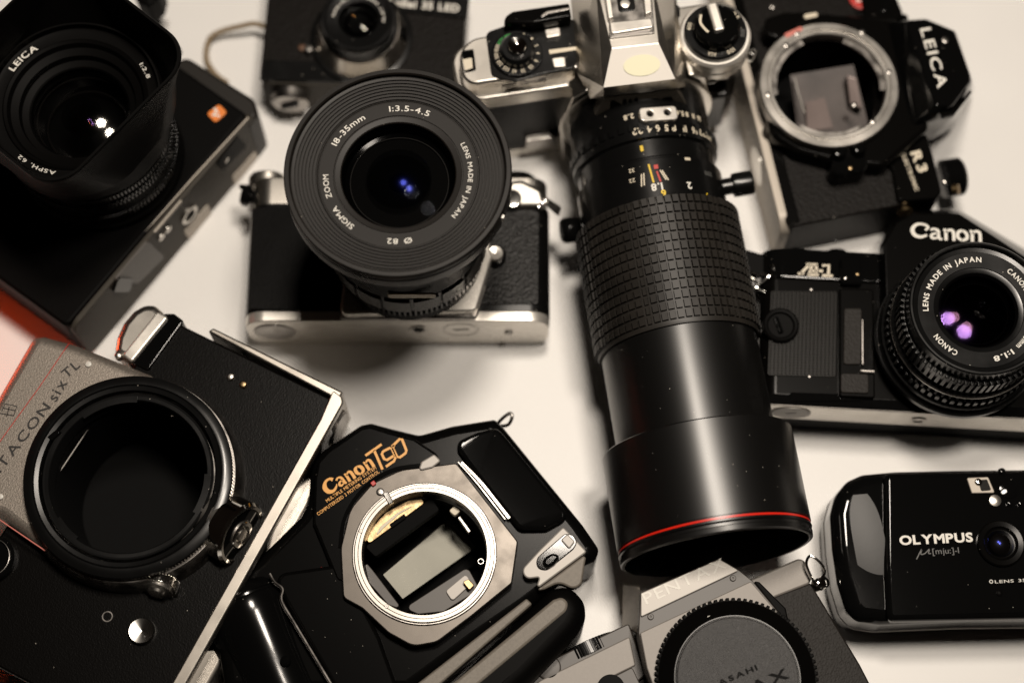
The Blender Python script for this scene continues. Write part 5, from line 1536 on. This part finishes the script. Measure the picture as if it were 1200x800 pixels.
# ------------------------------------------------------------------ rounded black compact at the right edge
def clamshell():
    H = 33
    a = W(990, 725, H)
    b = W(1200, 722, H)
    yaw = math.atan2(b.y - a.y, b.x - a.x) * .5
    t = Thing('compact_camera', 'small rounded glossy black compact camera with a sliding lens cover and white lettering', 'camera', (a.x, a.y), yaw, G)
    L, P = t.L, t.P
    out = P(H, (977, 640), (974.5, 600), (980, 578), (994, 561), (1012, 553), (1050, 549.5), (1120, 548), (1300, 546), (1300, 724), (1130, 726), (1034, 730), (1006, 726), (993, 712), (983, 680))
    body = t.part('body', plate(fillet(out, [6, 10, 8, 8, 8, 4, 2, 2, 2, 2, 6, 6, 8, 8], 4), 0, H, 5.5, steps=7, bottom=True), 'black_gloss')
    t.part('seam', plate(fillet(inset(ccw(out), -.25), [6, 10, 8, 8, 8, 4, 2, 2, 2, 2, 6, 6, 8, 8], 4), 13, 14, .3, bottom=True), 'steel_dark', body)
    # the sliding cover standing proud
    cov = fillet(P(H + 3, (1036, 553), (1310, 549), (1310, 722), (1040, 727), (1037, 660)), [3, 2, 2, 3, 30])
    cv = t.part('sliding_cover', plate(cov, H - 3, H + 2.6, 2.4, steps=5), 'black_gloss')
    # finger hollow beside it
    fa, fb = L(1010, 580, H), L(1029, 704, H)
    ax_ = Vector((fb.x - fa.x, fb.y - fa.y, 0))
    hl = ax_.length / 2
    Mg = frame(((fa.x + fb.x) / 2, (fa.y + fb.y) / 2, H + 1.0), (-.05, -.03, 1), ax_)
    gb = bmesh.new()
    rows = []
    for i in range(25):
        s_ = -1 + 2 * i / 24
        w_ = 6.4 * (1 - abs(s_) ** 3.5 * .55)
        rows.append([gb.verts.new((s_ * hl, q * w_ + s_ * 1.0, .7 - (s_ * hl + hl * .55) ** 2 / 360 - (q * w_) ** 2 / 150)) for q in (-1, -.75, -.5, -.25, 0, .25, .5, .75, 1)])
    for r0, r1 in zip(rows, rows[1:]):
        for k in range(8):
            gb.faces.new((r0[k], r1[k], r1[k + 1], r0[k + 1]))
    bmesh.ops.recalc_face_normals(gb, faces=gb.faces)
    ret = bmesh.ops.extrude_face_region(gb, geom=list(gb.faces))
    bmesh.ops.translate(gb, vec=(0, 0, -3), verts=[v for v in ret['geom'] if isinstance(v, bmesh.types.BMVert)])
    bmesh.ops.recalc_face_normals(gb, faces=gb.faces)
    t.part('finger_grip', put(gb, Mg), 'grip_sheen', body)
    z = H + 2.6
    t.part('lettering', text('OLYMPUS', L(1054.5, 638, z), L(1140.5, 634, z), 3.7, None, z - .02, .12, .035, .07), 'white_print', cv)
    # small line under it
    k = 1.0
    S = lambda *q: stroke([tuple(L(*p, z)[:2]) for p in q], .38, t.up(0, 0, z), .1, 3)
    t.part('lettering', join(S((1074, 655), (1080, 643), (1079, 649), (1084, 648), (1089, 643), (1088, 648), (1091, 648))), 'dim_print', cv)
    t.part('lettering', text('[mju:]-1', L(1093, 649, z), L(1124, 647.5, z), 2.3, None, z - .02, .1, .0, .1), 'dim_print', cv)
    # viewfinder window, flash, sensors, lens
    vf = t.part('finder_window', plate(fillet(P(z + .5, (1133, 559.5), (1158, 558.5), (1166, 577), (1139, 577.5)), .6), z - 1, z + .5, .3), 'side_pale')
    t.part('finder_glass', plate(fillet(P(z + .8, (1146, 562), (1157, 561), (1162, 574), (1150, 575)), .6), z, z + .8, .3), 'mirror_dark', vf)
    t.part('finder_lens', lathe([(0, z), (1.7, z), (1.5, z + .9), (0, z + 1.6)], t.up(L(1146, 565, z).x, L(1146, 565, z).y, 0), 24), 'chrome_bright', vf)
    for q, r, m in (((1183, 572), 4.2, 'black_gloss'), ((1167, 585.5), 2.6, 'chrome'), ((1184, 588.5), 1.7, 'black_gloss'), ((1197, 589), 1.7, 'black_gloss'), ((1175, 551.5), 1.6, 'black_gloss'), ((1172, 694), 1.4, 'black_matte')):
        v = L(*q, z + 1); t.part('sensor_window', lathe([(0, z - .5), (r, z - .5), (r * .9, z + .3), (r * .5, z + .6), (0, z + .7)], t.up(v.x, v.y, 0), 28), m, cv)
    v = L(1172, 637, z)
    M = t.up(v.x, v.y, 0)
    lb = t.part('lens_barrel', lathe([(9.4, z - .5), (9.4, z + 1.2), (8.9, z + 1.6), (7.0, z + 1.4), (6.4, z + .7), (5.8, z + .3), (0, z + .2)], M, 72), 'body_black', cv)
    t.part('lens_glass', dome(5.5, 2.4, z + .3, M, 48), 'glass_blue', cv)
    t.part('lens_glass', dome(4.2, 1.5, z + .25, M, 48), 'lens_grey', cv)
    t.part('lettering', text('LENS 35mm 1:3.5', L(1166, 683, z), L(1240, 679, z), 1.2, None, z - .02, .1, .012, .14), 'pale_print', cv)
    v = L(1161.5, 681, z); t.part('lettering', ringp(.45, .8, z - .05, z + .1, t.up(v.x, v.y, 0), .02, 24), 'pale_print', cv)


clamshell()


# ------------------------------------------------------------------ tiny black viewfinder camera at the upper edge
def pocket_camera():
    H = 26
    a = W(304, 92, H)
    b = W(540, 101, H)
    yaw = math.atan2(b.y - a.y, b.x - a.x)
    t = Thing('compact_camera', 'tiny black viewfinder camera with a stubby round lens, partly hidden by the wide zoom', 'camera', (a.x, a.y), yaw, G)
    L, P = t.L, t.P
    x1 = L(543, 60, H).x
    yt = 66
    body = t.part('body', plate(fillet([(0, 0), (x1, 0), (x1, yt), (0, yt)], [3, 3, 4, 4]), 2, H, 1.0, bottom=True), 'leather_fine')
    t.part('left_band', plate(fillet(P(H + .6, (304, 93), (309, 70), (420, 74), (420, 97)), .6), H - 1, H + .5, .4), 'black_satin', body)
    t.part('bottom_plate', slab(.2, x1 - .2, -1.4, 1.6, 0, H - 1.5, 6, .6), 'side_grey')
    v = L(341, 108, 14)
    Mk = frame((v.x, -1.2, 14), (0, -1, 0), (1, 0, 0))
    kn = t.part('door_knob', lathe([(0, 0), (8.6, 0), (8.6, 4.4), (7.8, 5.2), (0, 5.2)], Mk, 56), 'steel_dark')
    t.part('knob_key', box(-4.5, -1, 5, 4.5, 1, 6.8, .5, Mk @ Matrix.Rotation(.5, 4, 'Z')), 'black_satin', kn)
    v = L(362, 58, H + 2)
    t.part('release_lever', lathe([(0, H), (2.2, H), (2.2, H + 2), (1.4, H + 2.8), (0, H + 3)], t.up(v.x, v.y, 0), 24), 'steel_dark')
    t.part('release_base', lathe([(0, H), (1.8, H), (1.6, H + 1.4), (0, H + 1.8)], t.up(v.x - 3.2, v.y + 1.2, 0), 24), 'tan_leather')
    # lens: chrome flange, black barrel
    v = L(423, 41, 30)
    M = t.up(v.x, v.y, 0)
    ln = t.part('lens', lathe([(0, H), (23, H), (23, H + 1.6), (22, H + 2), (17.6, H + 2.4), (17.4, H + 5), (16.6, H + 5.6), (0, H + 5.6)], M, 96), 'black_satin')
    t.part('lens_tube', lathe([(21, H + 2), (19.4, H + 5), (18, H + 10), (17.4, H + 10.8), (15, H + 10.8)], M, 96), 'chrome', ln)
    t.part('focus_ring', gear(16.4, 17.3, H + 11, H + 17, 70, M, .5, 12, .2), 'black_satin', ln)
    zf = H + 19
    t.part('front_ring', lathe([(15, H + 10), (16.6, H + 17), (16.6, zf - 1), (16, zf), (14.6, zf), (14.2, zf - .8), (9, zf - 1.4), (8.6, zf - 2.4), (8, zf - 5), (0, zf - 6)], M, 96), 'black_satin', ln)
    t.part('front_glass', dome(8.3, 2.2, zf - 3.4, M, 56), 'glass_clear', ln)
    t.part('glass_element', dome(7.2, -2.0, zf - 4.2, M, 48), 'glass_amber', ln)
    t.part('lettering', arctext('Rollei-HFT', (v.x, v.y), 10.6, -85, -25, 1.6, zf - 1.2, depth=.12), 'white_print', ln)
    t.part('lettering', arctext('SONNAR 2,8/40', (v.x, v.y), 10.6, -10, 95, 1.6, zf - 1.2, depth=.12), 'white_print', ln)
    for q, w_ in (((470, 40), 5), ((386, 56), 4)):
        u = L(*q, 32); t.part('setting_tab', box(-w_ / 2, -2.5, H, w_ / 2, 2.5, H + 9, .8, t.up(u.x, u.y, 0)), 'black_gloss', ln)
    # name bar along the top right
    zb = H + 1.4
    nb = t.part('name_bar', plate(fillet(P(zb, (445, 10), (548, 21), (552, -22), (450, -32)), .8), H - 1, zb, .5), 'black_satin')
    t.part('lettering', text('Rollei 35 LED', L(453, 6.5, zb), L(537.5, 14.5, zb), 3.7, None, zb - .02, .2, .03, .1), 'white_print', nb)
    t.part('finder_window', plate(fillet(P(zb, (330, -30), (362, -28), (360, -8), (328, -10)), 1), H - .5, zb, .4), 'black_gloss', body)


pocket_camera()


# ------------------------------------------------------------------ big black digital camera with the square hood
def hooded_digital():
    H = 36
    a, b = W(80, 385, H), W(292, 135.5, H)
    yaw = math.atan2(b.y - a.y, b.x - a.x)
    t = Thing('digital_camera', 'large black digital camera with a deep square lens hood and an orange badge', 'camera', (a.x, a.y), yaw, G)
    L, P = t.L, t.P
    x1 = L(292, 135.5, H).x
    yt = max(L(205, 62, H).y, 10)
    print('digital', x1, yt)
    out = fillet([(0, 1), (x1, 1), (x1 + 1, yt), (x1 - 8, yt + 18), (x1 - 30, yt + 44), (0, yt + 44)], [3, 2, 6, 6, 6, 6])
    body = t.part('body', plate(out, 4, H, 1.4, bottom=True), 'black_matte')
    # bottom face: dark grey plate with its fittings, facing the lower right
    bp = t.part('bottom_plate', slab(1, x1 + 2, -1, 3, 0, H - 1.2, 5, .6), 'side_grey')
    t.part('edge_line', tube([tuple(L(*q, H - .5)) for q in ((291, 138), (222, 213), (170, 272))], .4, smooth=2, n=8), 'side_pale', bp)
    t.part('end_cap', plate(fillet([(x1 - 3, -1.4), (x1 + 4, -1), (x1 + 9, 5), (x1 + 8, yt - 2), (x1 - 3, yt)], [1, 3, 5, 5, 1]), 0, H - 4, 2.2, steps=4), 'side_dark')

    def fit(px, py):
        for k in range(80):
            z = 36 - k * .45
            p = L(px, py, z)
            if p.y >= -1.02:
                return p
        return p
    Mf = lambda p: frame((p.x, -1, p.z), (0, -1, 0), (1, 0, 0))
    def panel(name, m, pts, h=.5, r=.8):
        q = [fit(*p_) for p_ in pts]
        return t.part(name, plate(fillet([(p_.x, p_.z) for p_ in q], r), 0, h, .25, M=frame((0, -1, 0), (0, -1, 0), (1, 0, 0))), m, bp)
    panel('name_label', 'side_pale', ((299, 177), (304, 186), (276, 217), (271, 207)))
    panel('serial_label', 'side_pale', ((243, 239), (251, 251), (222, 281), (215, 271)))
    panel('contact_strip', 'side_pale', ((209, 232), (213, 236), (182, 272), (176, 270)), .6, .4)
    panel('rubber_foot', 'black_matte', ((277, 158), (288, 170), (260, 198), (253, 190)), .8, .8)
    door = panel('battery_door', 'grey_paint', ((170, 280), (191, 300), (160, 331), (128, 326)), 1.0, 1.4)
    panel('door_latch', 'black_satin', ((136, 323), (152, 324), (150, 340), (130, 340)), 1.6, 1.4)
    p = fit(221, 251); t.part('tripod_socket', ringp(3.0, 5.0, 0, 1.0, Mf(p), .3, 48), 'steel_ring', bp)
    t.part('tripod_thread', disc(3, .2, Mf(p), .05), 'interior', bp)
    for q in ((196, 268), (188, 277)):
        p = fit(*q); t.part('screw', disc(2.0, .9, Mf(p), .4, 24), 'steel_ring', bp)
    p = fit(264, 187); t.part('screw', disc(1.6, .9, Mf(p), .4, 24), 'steel_ring', bp)
    # badge
    z = H
    c = L(254, 133.5, z)
    q = P(z, (242, 134), (257, 122.5), (266.5, 132.5), (252.5, 145))
    bd = t.part('badge', plate(fillet(q, 1.4), z - .4, z + .7, .3), 'orange_print')
    ex = Vector((q[0][0] - q[3][0], q[0][1] - q[3][1], 0)).normalized()
    Fl = frame((c.x, c.y, z + .7), (0, 0, 1), (-ex.y, ex.x, 0)) @ Matrix.Rotation(math.pi, 4, 'Z') @ Matrix.Rotation(0, 4, 'Z')
    t.part('lettering', put(join(stroke([(-1.7, 1.4), (-.6, 2.0), (-.5, .2), (-1.4, -1.5), (.4, -1.1), (1.9, -1.5)], .75, depth=.15), stroke([(.2, .8), (1.0, 0)], .6, depth=.15)), t.up(c.x, c.y, z + .7) @ Matrix.Rotation(math.atan2(c.y - L(262, 127, z).y, c.x - L(262, 127, z).x) + 2.2, 4, 'Z')), 'white_print', bd)
    # lens
    zt = 88
    v = L(88, 121, zt)
    M = t.up(v.x, v.y, 0)
    sc = FOC / ((CAM[2] - zt) * math.cos(TILT) + (W(88, 121, zt).y - CAM[1]) * math.sin(TILT))
    Rt = 92 / sc
    print('digital lens', v, Rt)
    ln = t.part('lens', lathe([(0, H - 1), (35, H - 1), (35, H + 4), (33.6, H + 5), (32.4, H + 8), (33.4, H + 9), (33.4, H + 20), (32.6, H + 21), (32.6, H + 24), (33.4, H + 25), (33.4, H + 33), (36, H + 36), (36, zt), (Rt + 3.4, zt + 1), (Rt + 3.4, zt + 3), (Rt + 2.6, zt + 3), (Rt + 2.4, zt), (Rt + 1, zt - .6), (Rt - 2.2, zt - .8), (Rt - 2.8, zt - .2), (Rt - 4.0, zt - .8), (Rt - 5, zt - 3), (Rt - 8, zt - 4), (Rt - 8.6, zt - 7), (Rt - 12, zt - 8), (Rt - 12.5, zt - 14)], M, 120), 'black_matte')
    for z0_, z1_, n_ in ((H + 10, H + 13, 120), (H + 21.4, H + 23.6, 120)):
        t.part('grip_ring', gear(33.4, 34.6, z0_, z1_, n_, M, .5, 30, .2), 'black_satin', ln)
    t.part('grip_ring', gear(33.3, 34.4, H + 28, H + 31, 130, M, .5, 30, .2), 'black_satin', ln)
    t.part('scale_mark', cyltext('25', 33.4, H + 17, 155, 2.2, M), 'dim_print', ln)
    t.part('inner_barrel', lathe([(Rt - 12.6, zt - 14), (Rt - 14, zt - 24), (0, zt - 44)], M, 96), 'interior', ln)
    t.part('front_glass', dome(Rt - 8.8, 6, zt - 9, M), 'glass_lamp', ln)
    for r_, z_ in ((Rt - 12.6, 14.2), (Rt - 15, 22)):
        t.part('inner_ring', ringp(r_ - .5, r_, zt - z_ - .3, zt - z_, M, .1), 'lens_grey', ln)
    t.part('glass_element', dome(8.5, 2.3, zt - 12, M), 'glass_violet', ln)
    t.part('glass_element', dome(7.5, 2.7, zt - 16, M), 'glass_red', ln)
    t.part('glass_element', dome(6.5, 2.9, zt - 19, M), 'glass_green', ln)
    yd = math.degrees(yaw)
    t.part('lettering', arctext('LEICA', (v.x, v.y), Rt - 1.6, -61 + yd, -35 + yd, 2.9, zt - .74, depth=.15, bold=.02), 'white_print', ln)
    t.part('lettering', arctext('1:2.8', (v.x, v.y), Rt - 1.4, 54 + yd, 68 + yd, 1.6, zt - .74, depth=.15, bold=.02), 'pale_print', ln)
    t.part('lettering', arctext('ASPH. 62', (v.x, v.y), Rt - 1.4, 190 + yd, 222 + yd, 1.6, zt - .74, depth=.15, bold=.02), 'pale_print', ln)
    # square hood
    zh = 114
    hc = L(67, 83, zh)
    s = L(150, 137, zh)
    half = abs(s.y - hc.y)
    print('hood', hc, half)
    def sq(h, r, z_):
        return [(x_ + v.x + (hc.x - v.x) * (z_ - zt) / (zh - zt), y_ + v.y + (hc.y - v.y) * (z_ - zt) / (zh - zt)) for x_, y_ in rect(-h * 1.06, -h, h * 1.06, h, r)]
    hb = bmesh.new()
    lev = [(34, 33, zt - 10), (37.5, 30, zt - 2), (half - .5, 20, zt + 12), (half, 15, zh - 1), (half - .3, 15, zh), (half - 1.3, 14, zh), (half - 1.6, 14, zh - 1), (half - 2.2, 18, zt + 12), (Rt + 3.2, Rt, zt + 1)]
    rows = []
    for h_, r_, z_ in lev:
        g_ = min(1, max(0, (z_ - zt) / 20))
        k_ = rect(-h_ * (1 + .10 * g_), -h_, h_ * (1 + .16 * g_), h_ * (1 + .06 * g_))
        ca, sa = math.cos(-.07 * g_), math.sin(-.07 * g_)
        rows.append([hb.verts.new((x_ * ca - y_ * sa + v.x, x_ * sa + y_ * ca + v.y, z_)) for x_, y_ in fillet(k_, min(r_, h_ * .98), 14)])
    for A, B in zip(rows, rows[1:]):
        for i in range(len(A)):
            j = (i + 1) % len(A)
            hb.faces.new((A[i], A[j], B[j], B[i]))
    bmesh.ops.recalc_face_normals(hb, faces=hb.faces)
    hd = t.part('lens_hood', hb, 'black_matte')
    # strap lug on the far side, showing past the hood
    t.part('strap_lug', plate(fillet(P(32, (150, -22), (190, -22), (186, -4), (174, 8), (160, 2)), 2), 16, 32, 1.5), 'black_matte')
    p = L(207, 57, H); t.part('shoulder_knob', lathe([(0, H - 4), (1.8, H - 4), (1.6, H - .4), (0, H)], t.up(p.x, p.y, 0), 20), 'black_gloss', body)


hooded_digital()


# ------------------------------------------------------------------ loop of cord
def wrist_cord():
    o = W(262, 60, 3)
    t = Thing('wrist_cord', 'loop of twisted beige cord lying on the table between two black cameras', 'cord', (o.x, o.y))
    pts = [t.L(*q) for q in ((312, 32, 9), (298, 28, 9), (282, 31, 8), (262, 36, 6), (247, 44, 4.5), (242, 58, 3.5), (243, 72, 3), (250, 84, 2.6), (258, 92, 2.4), (266, 97, 2.4))]
    P_ = spline(pts, 10)
    bms = []
    for s in range(3):
        q = []
        for i, p in enumerate(P_):
            tt = (P_[min(i + 1, len(P_) - 1)] - P_[max(i - 1, 0)]).normalized()
            a = tt.cross(Vector((0, 0, 1))).normalized()
            b = tt.cross(a)
            th = i * .5 + s * 2 * math.pi / 3
            q.append(p + (a * math.cos(th) + b * math.sin(th)) * .62)
        bms.append(tube(q, .72, smooth=0, n=7))
    for i, b in enumerate(bms):
        t.part('strand', b, 'cord')


wrist_cord()
